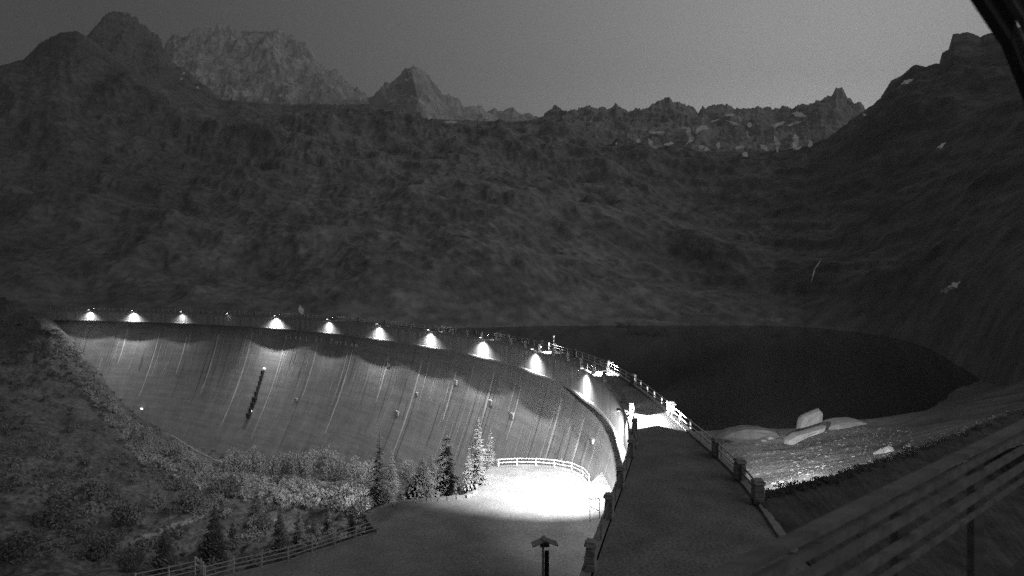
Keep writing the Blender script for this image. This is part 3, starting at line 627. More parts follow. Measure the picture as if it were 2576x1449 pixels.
railing([(p_.x, p_.y) for p_ in [pz(*e_, TZ) for e_ in [(949, 1339), (896, 1354), (843, 1372), (788, 1390), (730, 1409), (670, 1424), (608, 1437), (562, 1449), (515, 1462)]]], 'pale wooden three rail fence running down to the bottom edge from the stone turning place', M['fence'], h=1.2, nr=3, post_every=2.25, z0=TZ, name='fence', wd=.05, pw=.1, rh=.06)
railing([(p_.x, p_.y) for p_ in [pz(*e_, TZ) for e_ in [(505, 1445), (430, 1463), (340, 1482)]]], 'short wooden fence at the bottom edge, left of the crossed stile', M['fence'], h=1.25, nr=3, post_every=2.25, z0=TZ, name='fence', wd=.05, pw=.1, rh=.06)
q = pz(500, 1447, TZ); st = thing('stile', 'crossed wooden stile where the two fences meet at the bottom edge', 'stile', q)
MB().bar((-.3, 0, 0), (-.3, 0, 1.5), .1, .1).build('post', M['fence'], st); MB().bar((.35, 0, 0), (.35, 0, 1.1), .1, .1).build('post', M['fence'], st)
MB().bar((-.3, .1, 1.4), (.45, .1, .6), .06, .09).build('brace', M['fence'], st); MB().bar((-.3, .1, .9), (.45, .1, .1), .06, .09).build('brace', M['fence'], st)

# roofed wayside post
q = pd(1366, 1484, 46); sh = thing('roofed_post', 'roofed wayside post with a small pitched roof on the near dark terrace', 'wayside post', (q.x, q.y, TZ), math.radians(6))
zt = 13 - (1372 - 700) / 1500 * 46 - TZ
MB().bar((0, 0, 0), (0, 0, zt + .1), .16, .16).build('post', M['white'], sh)  # white colour stands in for lamplight on the post
MB().box((.3, .05, zt / 2 + .2), (.34, .08, zt * .62)).build('panel', M['dark_metal'], sh)
for sg in (-1, 1):
    a_ = Vector((.12, 0, zt + .45)); b_ = Vector((.12 + sg * 1.0, 0, zt + .08)); d = (b_ - a_); ax = d.normalized(); az = ax.cross(Vector((0, 1, 0))) * (1)
    MB().box((a_ + b_) / 2, (d.length, .9, .06), ax, Vector((0, 1, 0)), az).build('roof_board', M['fence'], sh)
MB().box((.12, 0, zt + .5), (.3, 1.0, .12)).build('ridge_cap', M['fence'], sh)
MB().box((.12, 0, zt + .12), (.7, .3, .42)).build('head_board', M['timber'], sh)

# ------------------------------------------------------------------ left bank and valley below the dam
CT = []
for o in dam.children:
    if o.name.startswith('concrete_block'): CT.append(BVHTree.FromObject(o, bpy.context.evaluated_depsgraph_get()))
def dam_hit(px, py):
    d = Vector(((px - CX) / F, 1, -(py - HY) / F)).normalized(); best = None
    for bv in CT:
        h = bv.ray_cast(Vector((0, 0, CZ)), d)
        if h[0] and (best is None or h[3] < best[1]): best = (h[0], h[3])
    return best[0] if best else None
contact = []
for a, b_ in [(150, 826), (178, 852), (205, 884), (228, 914), (252, 944), (276, 978), (300, 1012), (325, 1044), (352, 1072), (385, 1096), (420, 1114), (480, 1140), (530, 1158), (575, 1172)]:
    h = dam_hit(a, b_)
    if h: contact += [(a, b_, h.y - .5), (a, None, h.y * 1.05, h.z - 9), (a, None, h.y * 1.16, h.z - 22)]
lb = tps([(c_[0] / 1500, math.log(c_[2]), c_[3] if c_[1] is None else 13 - (c_[1] - 700) / 1500 * c_[2]) for c_ in contact + [
    (-400, 760, 300), (-400, 900, 200), (-400, 1100, 120), (-400, 1350, 70), (-400, 1500, 50),
    (0, 770, 270), (0, 850, 220), (0, 1000, 160), (0, 1150, 115), (0, 1300, 85), (0, 1449, 62),
    (110, 786, 250), (650, 1190, 156), (700, 1198, 150), (760, 1204, 144), (840, 1207, 138), (650, 1180, 170), (760, 1192, 162), (900, 1211, 131), (1050, 1210, 115), (1250, 1215, 95), (1400, 1290, 80), (1500, 1350, 72),
    (200, 1010, 180), (200, 1120, 135), (200, 1260, 100), (200, 1400, 72), (400, 1200, 125), (400, 1310, 95), (400, 1430, 70),
    (600, 1290, 100), (600, 1380, 76), (750, 1250, 115), (750, 1330, 85), (880, 1240, 108), (870, 1300, 84), (860, 1370, 66), (1050, 1280, 84), (1150, 1285, 78), (1050, 1330, 70), (1200, 1320, 72), (600, 1500, 56), (950, 1420, 60), (1150, 1380, 64)]])
cs_px = np.array([CX + F * (cpos(i * .5)[0] + cpos(i * .5)[2] * off(30))[0] / (cpos(i * .5)[0] + cpos(i * .5)[2] * off(30))[1] for i in range(0, len(CR), 2)])
cs_Y = np.array([CR[i][1] for i in range(0, len(CR), 2)])
def dam_Y(px):
    return np.interp(px, cs_px[::-1][np.argsort(cs_px[::-1])], cs_Y[::-1][np.argsort(cs_px[::-1])], left=400, right=60)
px = np.arange(-420, 1540, 5.0); LY = np.linspace(math.log(50), math.log(300), 230)
PX, LL = np.meshgrid(px, LY); YY = np.exp(LL); Z = lb(PX / 1500, LL)
XX = (PX - CX) / F * YY
Z = Z + 1.7 * ridged(XX / 14 + YY / 40, YY / 20 - XX / 30, 5, .55) + .9 * fbm(XX / 5, YY / 5, 4) - 1.5
keep = YY < np.minimum(dam_Y(PX), 400) + 1.5
# keep the bank under the terrace wherever they overlap
def inpoly(x, y, poly):
    r = np.zeros(x.shape, bool); n = len(poly); j = n - 1
    for i in range(n):
        xi, yi = poly[i].x, poly[i].y; xj, yj = poly[j].x, poly[j].y
        r ^= ((yi > y) != (yj > y)) & (x < (xj - xi) * (y - yi) / (yj - yi + 1e-12) + xi); j = i
    return r
ins = inpoly(XX, YY, ep2); Z = np.where(ins, np.minimum(Z, TZ - 1.0), Z)
near = (PX > 900) & (YY < 80); Z = np.where(near, np.minimum(Z, TZ - .8), Z)
lbm = grid_mesh('valley_bank', np.stack([XX, YY, Z], -1), keep); lbo = mobj('valley_bank', lbm, M['bank']); lbo['kind'] = 'structure'
bvh_bank = BVHTree.FromObject(lbo, bpy.context.evaluated_depsgraph_get())
CAMP = Vector((0, 0, CZ))
def hit(bv, px, py):
    d = Vector(((px - CX) / F, 1, -(py - HY) / F)).normalized(); h = bv.ray_cast(CAMP, d); return h[0], h[1]
def ground(bv, x, y, default=None):
    h = bv.ray_cast(Vector((x, y, 300)), Vector((0, 0, -1))); return h[0].z if h[0] else default

# pale line (pipe) along the foot of the dam
pp = []
for a, b_ in [(436, 1100), (470, 1122), (505, 1143), (540, 1160), (565, 1168)]:
    h = hit(bvh_bank, a, b_)[0]
    if h: pp.append(h + Vector((0, -1, .9)))
if len(pp) > 2:
    pt = thing('handrail_pipe', 'thin pale handrail running down along the foot of the dam', 'handrail', (0, 0, 0))
    for a, b_ in zip(pp[:-1], pp[1:]): MB().tube(a, b_, .12, n=6).build('pipe', M['lime'], pt)

# ------------------------------------------------------------------ ground on the right: turf brow and stony shore
rg = tps([(a / 1500, math.log(Y), 13 - (b_ - 700) / 1500 * Y) for a, b_, Y in [
    (1700, 1230, 60), (1700, 1180, 82), (1700, 1120, 112), (1700, 1086, 136), (1700, 1040, 170),
    (1800, 1330, 40), (1800, 1230, 66), (1800, 1160, 90), (1810, 1092, 126), (1800, 1075, 155),
    (1900, 1300, 40), (1900, 1240, 58), (1905, 1180, 78), (1900, 1120, 103), (1890, 1078, 130), (1900, 1062, 165),
    (2000, 1262, 42), (2000, 1205, 60), (2000, 1150, 84), (1990, 1115, 104), (2000, 1082, 128), (2000, 1078, 160),
    (2100, 1225, 46), (2110, 1160, 70), (2110, 1110, 92), (2100, 1062, 120), (2120, 1060, 150),
    (2250, 1190, 48), (2250, 1130, 68), (2250, 1090, 92), (2265, 1051, 130), (2300, 1045, 152),
    (2400, 1125, 56), (2400, 1070, 78), (2400, 1020, 110), (2420, 975, 190), (2470, 950, 212),
    (2600, 1060, 66), (2600, 1000, 92), (2600, 950, 140), (2700, 900, 200), (2900, 1000, 70), (2900, 900, 130), (2900, 800, 200)]])
px = np.arange(1690, 2950, 4.0); LY = np.linspace(math.log(40), math.log(225), 250)
PX, LL = np.meshgrid(px, LY); YY = np.exp(LL); XX = (PX - CX) / F * YY; Z = rg(PX / 1500, LL)
Z = Z + .35 * ridged(XX / 12, YY / 12, 3, .5) + .10 * fbm(XX / 2.5, YY / 2.5, 4) - .2
Z = np.maximum(Z, -30)
keepr = XX > np.interp(YY, UC[:200, 1], UC[:200, 0]) + .1
shm = grid_mesh('stony_shore', np.stack([XX, YY, Z], -1), keepr); at_ = shm.attributes.new('ground_tone', 'FLOAT', 'POINT')
at_.data.foreach_set('value', np.clip(np.interp(PX, [1700, 2060, 2220, 2400, 2900], [1, 1, .55, .25, .05]) + .45 * fbm(XX / 9, YY / 9, 5, .6) * (PX > 2000), 0, 1.1).astype(np.float32).reshape(-1)); use_ground_tone(M['shore'], .25, 1.0)  # shore colour gets darker towards the right
sho = mobj('stony_shore', shm, M['shore']); sho['kind'] = 'structure'
bvh_sh = BVHTree.FromObject(sho, bpy.context.evaluated_depsgraph_get())
# near turf, its far edge is the brow
brow = [(1890, 1262, 34.6), (1912, 1242, 35.2), (1960, 1228, 36.2), (2020, 1214, 37), (2100, 1194, 38.5), (2200, 1162, 41.5), (2350, 1108, 48), (2576, 1022, 62), (2900, 930, 80)]
bx = interp([(a, 0) for a, _, _ in brow], px)
px = np.arange(1890, 2900, 4.0); by_ = interp([(a, b_) for a, b_, _ in brow], px); bY = interp([(a, c_) for a, _, c_ in brow], px)
by_ = by_ + 2.2 * noise2(px / 9, px * 0) + 3 * noise2(px / 25, px * 0 + 4)
rows_ = []
for v in np.linspace(0, 1, 60):
    Yr = bY * (1 - v) + (6 + bY * .05) * v; zr = (13 - (by_ - 700) / 1500 * bY) * (1 - v) + (.2) * v; Xr = (px - CX) / F * bY * (1 - v) + ((px - CX) / F * 6 + 10) * v
    zr = zr + .12 * fbm(Xr / 1.5, Yr / 1.5, 4) * (1 if v > 0 else 0); rows_.append(np.stack([Xr, Yr, zr], -1))
b0 = rows_[0].copy(); b1 = b0.copy(); b0[:, 1] += .6; b0[:, 2] -= .5; b1[:, 1] += 4; b1[:, 2] -= 5
Pb = np.array([b1, b0] + rows_); 
tb = mobj('turf_brow', grid_mesh('turf_brow', Pb), M['brow']); tb['kind'] = 'structure'
bvh_brow = BVHTree.FromObject(tb, bpy.context.evaluated_depsgraph_get())

# ------------------------------------------------------------------ rocks
def rock_mesh(name, sx, sy, sz, seed, sub=2, rough=.22, ang=True):
    r = random.Random(seed); bm = bmesh.new(); bmesh.ops.create_icosphere(bm, subdivisions=sub, radius=1)
    cuts = [Vector((r.uniform(-1, 1), r.uniform(-1, 1), r.uniform(-.6, 1))).normalized() for _ in range(9)]
    for v in bm.verts:
        for c_ in cuts:
            d = v.co.dot(c_) - .68
            if d > 0: v.co -= c_ * d
        v.co += Vector((r.uniform(-1, 1), r.uniform(-1, 1), r.uniform(-1, 1))) * rough * .12
        v.co = Vector((v.co.x * sx, v.co.y * sy, v.co.z * sz))
    me = bpy.data.meshes.new(name); bm.to_mesh(me); bm.free(); return me
def poly_rock(outline, Y, depth, name, label, lean=0.0, m='rock'):
    lo_ = max(outline, key=lambda q_: q_[1]); h_ = hit(bvh_sh, lo_[0], lo_[1])[0]; Y = h_.y if h_ is not None and h_.y < 150 else Y
    """a slab whose silhouette is given, with a rounded body of real thickness"""
    pts = [pd(a, b_, Y) for a, b_ in outline]; c = sum(pts, Vector()) / len(pts); bm = bmesh.new(); rings = []
    for k, (sc_, dy) in enumerate(((.55, -.5), (.9, -.38), (1, 0), (.92, .35), (.6, .5))):
        ring = []
        for i, p_ in enumerate(pts):
            q_ = c + (p_ - c) * sc_; q_.y = Y + dy * depth + (q_.z - c.z) * lean + random.uniform(-.06, .06) * depth; ring.append(bm.verts.new(q_ - Vector((c.x, Y, c.z))))
        rings.append(ring)
    n = len(pts)
    for a, b_ in zip(rings[:-1], rings[1:]):
        for i in range(n): bm.faces.new((a[i], a[(i + 1) % n], b_[(i + 1) % n], b_[i]))
    bm.faces.new(rings[0][::-1]); bm.faces.new(rings[-1]); bmesh.ops.recalc_face_normals(bm, faces=bm.faces)
    me = bpy.data.meshes.new(name); bm.to_mesh(me); bm.free()
    return tag(mobj(name, me, M[m], None, (c.x, Y, c.z)), label, 'boulder')
poly_rock([(2006, 1090), (2005, 1076), (2010, 1056), (2018, 1045), (2038, 1036), (2059, 1027), (2067, 1036), (2066, 1058), (2056, 1074), (2040, 1082), (2022, 1090)], 100, 2.2, 'boulder', 'big upright pale boulder leaning on the shore in front of the dark lake')
poly_rock([(1972, 1116), (1974, 1106), (1998, 1092), (2030, 1084), (2064, 1073), (2078, 1070), (2070, 1082), (2030, 1096), (2000, 1110), (1982, 1119)], 88, 2.4, 'rock_slab', 'long bright rock slab sloping down left below the upright boulder')
poly_rock([(2060, 1074), (2085, 1062), (2110, 1056), (2150, 1054), (2175, 1060), (2150, 1066), (2110, 1072), (2080, 1080)], 100, 5, 'rock_slab', 'flat pale rock slab right of the upright boulder, running along the shore')
poly_rock([(1800, 1098), (1830, 1082), (1872, 1073), (1915, 1075), (1950, 1083), (1960, 1094), (1900, 1104), (1840, 1108)], 112, 4, 'rock_hummock', 'smooth grey rock hummock at the water edge beyond the lake railing', m='dull_rock')
for (a, b_, sz, lab) in [(2216, 1141, .8, 'left of two grey boulders resting on the dark slope above the turf'), (2236, 1137, 1.0, 'right of two grey boulders resting on the dark slope above the turf'), (1922, 1110, .7, 'knobbly stone standing at the foot of the long bright slab'), (1940, 1104, .8, 'pale stone close to the lower end of the long bright slab')]:
    h, nn = hit(bvh_sh, a, b_)
    if h: tag(mobj('boulder', rock_mesh('boulder', sz, sz * .9, sz * .75, int(a)), M['rock'], None, h), lab, 'boulder')
# rubble on the lit slope: nobody could count it
rub = MB(); base_r = [rock_mesh('r', 1, .9, .6, k, 1, .3) for k in range(6)]; bv_, bf_ = [], []
for k in range(6): bv_.append([v.co.copy() for v in base_r[k].vertices]); bf_.append([list(p_.vertices) for p_ in base_r[k].polygons]); bpy.data.meshes.remove(base_r[k])
RV, RF = [], []
def add_rock(P_, sz, src=None):
    k = random.randrange(6); n = len(RV); R = Matrix.Rotation(random.uniform(0, 6.28), 3, 'Z') @ Matrix.Rotation(random.uniform(-.5, .5), 3, 'X')
    for v in bv_[k]: RV.append(tuple(P_ + R @ (v * sz)))
    for f in bf_[k]: RF.append([n + i for i in f])
cnt = 0
while cnt < 4200:
    a = random.uniform(1800, 2300); b_ = random.uniform(1075, 1245); h, nn = hit(bvh_sh, a, b_)
    if h is None or h.y < 54: cnt += 1; continue
    sz = min(.5, .045 * h.y / 55 * random.paretovariate(1.9)); add_rock(h - Vector((0, 0, sz * .35)), sz); cnt += 1
me = bpy.data.meshes.new('rubble'); me.from_pydata(RV, [], RF); tag(mobj('rubble', me, M['rock']), 'loose stones scattered over the lit slope between the dam and the lake', 'rubble', kind='stuff')
# tufts on the brow
def leaf_cloud(n, sx, sy, sz, r, leaf, lumps=5):
    v, f = [], []; cs = [Vector((r.uniform(-.55, .55) * sx, r.uniform(-.55, .55) * sy, r.uniform(.3, .75) * sz)) for _ in range(lumps)]; rr = [r.uniform(.35, .6) for _ in cs]
    for k in range(n):
        i = r.randrange(lumps); d = Vector((r.gauss(0, 1), r.gauss(0, 1), r.gauss(0, 1))).normalized() * (r.random() ** .35) * rr[i]
        p_ = cs[i] + Vector((d.x * sx, d.y * sy, d.z * sz * .75)); p_.z = max(.03, p_.z)
        a = Vector((r.uniform(-1, 1), r.uniform(-1, 1), r.uniform(-1, 1))).normalized() * leaf * r.uniform(.6, 1.3); c_ = a.orthogonal().normalized() * leaf * r.uniform(.4, .8)
        m_ = len(v); v += [tuple(p_ - a), tuple(p_ + c_), tuple(p_ + a), tuple(p_ - c_)]; f.append((m_, m_ + 1, m_ + 2, m_ + 3))
    return v, f
V_, F_ = [], []; r = random.Random(3)
for k in range(420):
    a = r.uniform(1895, 2600); j = interp([(q_[0], q_[1]) for q_ in brow], a); h, nn = hit(bvh_brow, a, float(j) + r.uniform(1, 22) ** 1)
    if h is None: continue
    sz = r.uniform(.12, .34); v, f = leaf_cloud(26, sz, sz, sz * 1.1, r, .06, 2); n = len(V_); V_ += [(x_ + h.x, y_ + h.y, z_ + h.z) for x_, y_, z_ in v]; F_ += [[n + i for i in q_] for q_ in f]
me = bpy.data.meshes.new('undergrowth'); me.from_pydata(V_, [], F_); tag(mobj('undergrowth', me, M['leaf_dark']), 'low dark scrub along the turf brow in front of the lit slope', 'undergrowth', kind='stuff')

# ------------------------------------------------------------------ trees and shrubs
def conifer(h, rad, r, dens=1.0, droop=.35, bare=.06):
    tk = MB(); tk.tube((0, 0, -.4), (0, 0, h * .5), h * .018 + .03, h * .011 + .015, 6).tube((0, 0, h * .5), (0, 0, h), h * .011 + .015, .012, 5)
    v, f = [], []; nw = int(h * 3.4 * (.7 + .3 * dens)) + 6
    for k in range(nw):
        z = h * (bare + (1 - bare) * (k + r.uniform(0, .6)) / nw); R0 = rad * (1 - (z / h)) ** .85 * r.uniform(.65, 1.15) + .05
        nb = max(3, int(r.uniform(5, 8) * dens))
        for j in range(nb):
            th = r.uniform(0, 6.28); R = R0 * r.uniform(.6, 1.12); d = Vector((math.cos(th), math.sin(th), 0)); sd = Vector((-d.y, d.x, 0)); up = r.uniform(-.05, .15)
            seg = 4 if R > .4 else 2
            for q_ in range(seg):                          # twigs hanging off the bough, left and right
                u = (q_ + .5) / seg; c_ = Vector((0, 0, z)) + d * R * u + Vector((0, 0, R * (up * u - droop * u * u)))
                wl_ = R * .42 * (1.15 - u) + .04
                for sg in (-1, 1):
                    tip = c_ + sd * sg * wl_ * r.uniform(.7, 1.3) + d * wl_ * .5 - Vector((0, 0, wl_ * r.uniform(.15, .6))); a = c_ - d * wl_ * .3; b_ = c_ + d * wl_ * .45
                    m_ = len(v); v += [tuple(a), tuple(b_), tuple(tip)]; f.append((m_, m_ + 1, m_ + 2))
            e = Vector((0, 0, z)) + d * R + Vector((0, 0, R * (up - droop))); m_ = len(v)
            v += [(0, 0, z + .03), tuple(e + sd * .02), tuple(e - sd * .02 - Vector((0, 0, .04)))]; f.append((m_, m_ + 1, m_ + 2))
    me = bpy.data.meshes.new('crown'); me.from_pydata(v, [], f); return tk.mesh('trunk'), me
def tree(px, pyb, pyt, hw, Y, label, m='needles', dens=1.0, seed=0, droop=.35, base=None, group=None):
    r = random.Random(seed + int(px)); top = pd(px, pyt, Y); zb = pd(px, pyb, Y).z; h = top.z - zb
    t = thing('conifer', label, 'tree', (top.x, top.y, zb), r.uniform(0, 6), group)
    a, b_ = conifer(h, 1.45 * hw / F * Y, r, dens * 1.3, droop); mobj('trunk', a, M['bark'], t); mobj('crown', b_, M[m], t); return t
tree(1203, 1252, 1046, 34, 69.5, 'tall pale larch at the left end of the terrace railing, brightest of the trees', 'larch', .75, droop=.15)
tree(1234, 1210, 1074, 17, 77, 'thin pale larch behind the tall one, touching the end of the terrace railing', 'larch', .6, droop=.15)
tree(1180, 1262, 1120, 22, 74, 'loose grey conifer between the dark spruce and the tall pale larch', 'larch', .7, droop=.2)
tree(1122, 1275, 1080, 40, 73, 'tall dark spruce left of the pale larches, with a bare pointed top', 'needles', 1.2)
tree(1063, 1290, 1150, 62, 71, 'broad dark spruce standing behind the kerb stones, widest of the trees', 'needles', 1.5)
tree(955, 1290, 1085, 30, 84, 'sparse dark conifer above the bend of the kerb, with a see-through crown', 'needles', .7)
tree(985, 1268, 1130, 26, 98, 'soft pale conifer just right of the sparse dark one', 'larch', 1.2)
tree(1085, 1240, 1140, 24, 110, 'pale rounded conifer peeping over the broad dark spruce', 'larch', 1.3)
tree(975, 1285, 1222, 20, 69, 'knee high dark spruce in front of the sparse conifer', 'needles', 1.3)
tree(1008, 1282, 1228, 17, 69, 'small dark spruce close to the kerb, left of the broad one', 'needles', 1.2)
tree(1145, 1262, 1214, 11, 67.5, 'sapling spruce on the kerb between dark spruce and pale larch', 'needles', 1.1)
tree(646, 1300, 1226, 22, 100, 'lone dark spruce high in the valley, above the group by the fence', 'needles', 1.2)
tree(540, 1440, 1268, 44, 72, 'large dark spruce in the valley left of the fence', 'needles', 1.5)
tree(415, 1470, 1318, 40, 70, 'dark spruce at the lower left beside the pale scree strip', 'needles', 1.4)
tree(588, 1420, 1300, 32, 78, 'grey spruce half hidden behind the large dark one by the fence', 'needles', 1.2)
tree(705, 1392, 1270, 27, 73, 'pointed spruce over the middle of the wooden fence', 'needles', 1.2)
tree(752, 1378, 1276, 22, 74, 'slender spruce right of the pointed one over the fence', 'needles', 1.0)
tree(792, 1372, 1306, 22, 72, 'short bushy spruce between the slender spruce and the bend of the kerb', 'needles', 1.3)
tree(826, 1352, 1276, 18, 74, 'thin dark conifer before the bright valley clearing', 'needles', .9)
tree(886, 1340, 1288, 14, 66, 'little spruce just outside the stone bend of the kerb', 'needles', 1.2)
tree(1412, 1186, 1150, 10, 78, 'small pale sapling behind the right part of the terrace railing', 'larch', 1.2)
def shrub(px, py, hw, hh, label, m='leaf', n=700, seed=0, bv=None, Y=None):
    h = hit(bv or bvh_bank, px, py)[0]
    while h is None or h.y > 175: py += 4; h = hit(bvh_bank, px, py)[0]
    r = random.Random(seed + int(px * 3)); sx = 1.15 * hw / F * h.y; sz = 1.25 * hh / F * h.y
    t = thing('shrub', label, 'shrub', h - Vector((0, 0, .2)), 0, 'shrubs in the valley below the dam')
    v, f = leaf_cloud(n, sx, sx, sz, r, max(.09, sx * .065), 9); me = bpy.data.meshes.new('foliage'); me.from_pydata(v, [], f); mobj('foliage', me, M[m], t)
    st_ = MB()
    for k in range(4): st_.tube((r.uniform(-.1, .1), r.uniform(-.1, .1), -.3), (r.uniform(-.5, .5) * sx, r.uniform(-.5, .5) * sx, sz * .6), .05, .02, 5)
    st_.build('stem', M['bark'], t)
SH = [(600, 1192, 34, 48, 'pale round shrub at the foot of the dam, leftmost of the long row'), (640, 1196, 32, 62, 'tall pale shrub second in the row along the dam foot'), (682, 1204, 30, 50, 'grey shrub third in the row along the dam foot'), (722, 1205, 34, 56, 'wide grey shrub in the row, below the end of the longest lime streak'), (765, 1212, 30, 60, 'upright shrub in the middle of the row along the dam foot'), (806, 1208, 32, 66, 'highest pale shrub of the row, right of its middle'), (846, 1212, 32, 58, 'pale shrub next to the highest one, on its right'), (890, 1214, 30, 50, 'pale shrub at the right end of the row, left of the sparse conifer'),
      (930, 1222, 22, 60, 'shrub tucked behind the sparse dark conifer'), (1030, 1225, 26, 62, 'light leafy shrub between the sparse conifer and the broad spruce'),
      (500, 1190, 28, 30, 'low shrub on the bank above the pale scree, near the handrail'), (430, 1150, 30, 32, 'shrub crowding the lower end of the left abutment'), (360, 1110, 24, 26, 'small shrub half way down the left abutment'), (300, 1065, 20, 24, 'scrubby bush on the steep upper abutment'),
      (560, 1250, 34, 40, 'broad grey shrub in the middle of the valley floor'), (480, 1290, 38, 44, 'dark shrub left of the large spruce'), (330, 1320, 44, 50, 'large dark shrub in the shadowy lower left'), (240, 1250, 40, 40, 'dim shrub on the left slope, level with the kerb'), (150, 1330, 50, 50, 'dark bush near the left edge of the picture'), (60, 1400, 55, 56, 'dark bush in the bottom left corner'), (250, 1400, 46, 50, 'bush above the bottom edge, right of the corner bush'), (330, 1430, 30, 34, 'low bush left of the wooden stile'),
      (660, 1330, 30, 34, 'shrub between the two spruce groups over the fence'), (460, 1230, 30, 30, 'mid grey shrub under the scree strip'), (870, 1262, 18, 20, 'small bush on the bright clearing')]
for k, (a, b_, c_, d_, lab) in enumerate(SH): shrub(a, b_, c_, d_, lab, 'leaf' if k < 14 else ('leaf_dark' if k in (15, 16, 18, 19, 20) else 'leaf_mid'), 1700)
# ground scrub on the bank: one mass
V_, F_ = [], []; r = random.Random(5); n0 = 0
while n0 < 2300:
    n0 += 1; a = r.uniform(0, 960); b_ = r.uniform(800, 1449); h, nn = hit(bvh_bank, a, b_)
    if h is None or inpoly(np.array([h.x]), np.array([h.y]), ep2)[0] or noise2(np.array([h.x / 9]), np.array([h.y / 9]))[0] < -.05: continue
    sz = r.uniform(.35, 1.0) * (2.0 if r.random() < .22 else 1); v, f = leaf_cloud(int(34 * (1 + (sz > 1) * 2)), sz, sz, sz * .8, r, .13 + h.y * .0009, 3); n = len(V_); V_ += [(x_ + h.x, y_ + h.y, z_ + h.z) for x_, y_, z_ in v]; F_ += [[n + i for i in q_] for q_ in f]
me = bpy.data.meshes.new('undergrowth'); me.from_pydata(V_, [], F_); tag(mobj('undergrowth', me, M['leaf_mid']), 'scrub covering the rocky valley bank below the dam', 'undergrowth', kind='stuff')

V_, F_ = [], []; n0 = 0
CL = [(150, 828), (205, 886), (252, 946), (300, 1014), (352, 1074), (420, 1116), (500, 1150), (575, 1176), (700, 1205), (850, 1215), (940, 1235)]
while n0 < 900:
    n0 += 1; a = r.uniform(145, 930); b_ = np.interp(a, [c_[0] for c_ in CL], [c_[1] for c_ in CL]) + 3 + 75 * r.random() ** 1.8 * (1 if a < 560 else .9); h, nn = hit(bvh_bank, a - 12, b_)
    if h is None: continue
    sz = r.uniform(.5, 1.5) * (1.5 if r.random() < .2 else 1); v, f = leaf_cloud(60, sz, sz, sz * .85, r, .16 + h.y * .0009, 4); n = len(V_); V_ += [(x_ + h.x, y_ + h.y, z_ + h.z) for x_, y_, z_ in v]; F_ += [[n + i for i in q_] for q_ in f]
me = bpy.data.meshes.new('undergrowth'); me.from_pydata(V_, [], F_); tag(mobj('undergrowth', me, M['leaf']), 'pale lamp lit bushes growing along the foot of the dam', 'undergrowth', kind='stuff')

# floodlights low beside the terrace and on the lake slope, both hidden from view in the photograph
q = hit(bvh_sh, 1960, 1232)[0] or Vector((22, 46, -5))
def ground_flood(loc, tgt, power, ang, label):
    t = thing('flood_lamp', label, 'lamp', loc); d = (Vector(tgt) - Vector(loc)); d.z = 0; d.normalize(); sd = Vector((-d.y, d.x, 0))
    MB().bar((0, 0, 0), (0, 0, 1.0), .08, .08).build('pole', M['grey_metal'], t); MB().box((0, 0, 1.1), (.2, .5, .3), d, sd, Vector((0, 0, 1))).build('housing', M['grey_metal'], t)
    MB().box(d * .12 + Vector((0, 0, 1.1)), (.03, .42, .24), d, sd, Vector((0, 0, 1))).build('lens', M['lens'], t)
    spot('flood_light', Vector(loc) + d * .3 + Vector((0, 0, 1.1)), tgt, power, ang, .8, size=.15)
gl = Vector((16.6, 41.8, -2.5))
ground_flood(gl, (27, 64, -10), 62000, 110, 'floodlamp on the upstream wall just under the edge of the roadway')
spot('flood_light', gl + Vector((.3, .3, 1.2)), (52, 104, -12), 120000, 26, 1.0, size=.15)  # extra narrow beam added to brighten the upright boulder

# ------------------------------------------------------------------ balcony rail and eave of the house the view is from
bal = thing('balcony_railing', 'blurred weathered timber balcony railing crossing the lower right corner', 'railing', (0, 0, 0))
A0 = Vector((-.15, 1.267 - .744 * .15, 0)); B0 = Vector((4.6, 1.267 + .744 * 4.6, 0)); dr = (B0 - A0).normalized(); nr_ = Vector((-dr.y, dr.x, 0))
def line_at(X): return Vector((X, 1.267 + .744 * X, 0))
for zz, hh, wd_, nm in ((.858, .024, .05, 'handrail'), (.925, .036, .02, 'top_rail'), (1.003, .038, .018, 'rail'), (1.102, .038, .018, 'rail'), (1.185, .022, .014, 'rail')):
    MB().bar(line_at(-.1) + Vector((0, 0, CZ - zz)), line_at(4.6) + Vector((0, 0, CZ - zz)), wd_, hh).build(nm, M['timber'], bal)
for X in (.55, 1.66, 2.42, 3.4):
    MB().bar(line_at(X) - nr_ * -.03 + Vector((0, 0, CZ - 1.8)), line_at(X) - nr_ * -.03 + Vector((0, 0, CZ - .9)), .05, .05).build('post', M['timber'], bal)
bf = thing('balcony_floor', 'dark plank floor edge of the balcony in the bottom right corner', 'balcony', (0, 0, 0))
for k in range(11):
    o_ = nr_ * (.05 - k * .125); MB().bar(line_at(-.1) + o_ + Vector((0, 0, CZ - 1.82)), line_at(4.6) + o_ + Vector((0, 0, CZ - 1.82)), .118, .03).build('plank', M['dark_metal'], bf)
ev = thing('roof_eave', 'dark roof eave cutting the top right corner', 'roof', (0, 0, 0))
e0 = pd(2375, -110, 1.8); e1 = pd(2500, 78, 1.95); e2 = pd(2590, 300, 2.2)
for a, b_ in ((e0, e1), (e1, e2)): MB().bar(a + Vector((.045, 0, .0)), b_ + Vector((.045, 0, 0)), .03, .09).build('fascia_board', M['dark_metal'], ev)
for k in range(9):
    o_ = Vector((.13 + .1 * k, 0, .02))
    MB().bar(e0 + o_, e1 + o_, .02, .095).build('roof_plank', M['timber'], ev); MB().bar(e1 + o_, e2 + o_, .02, .095).build('roof_plank', M['timber'], ev)

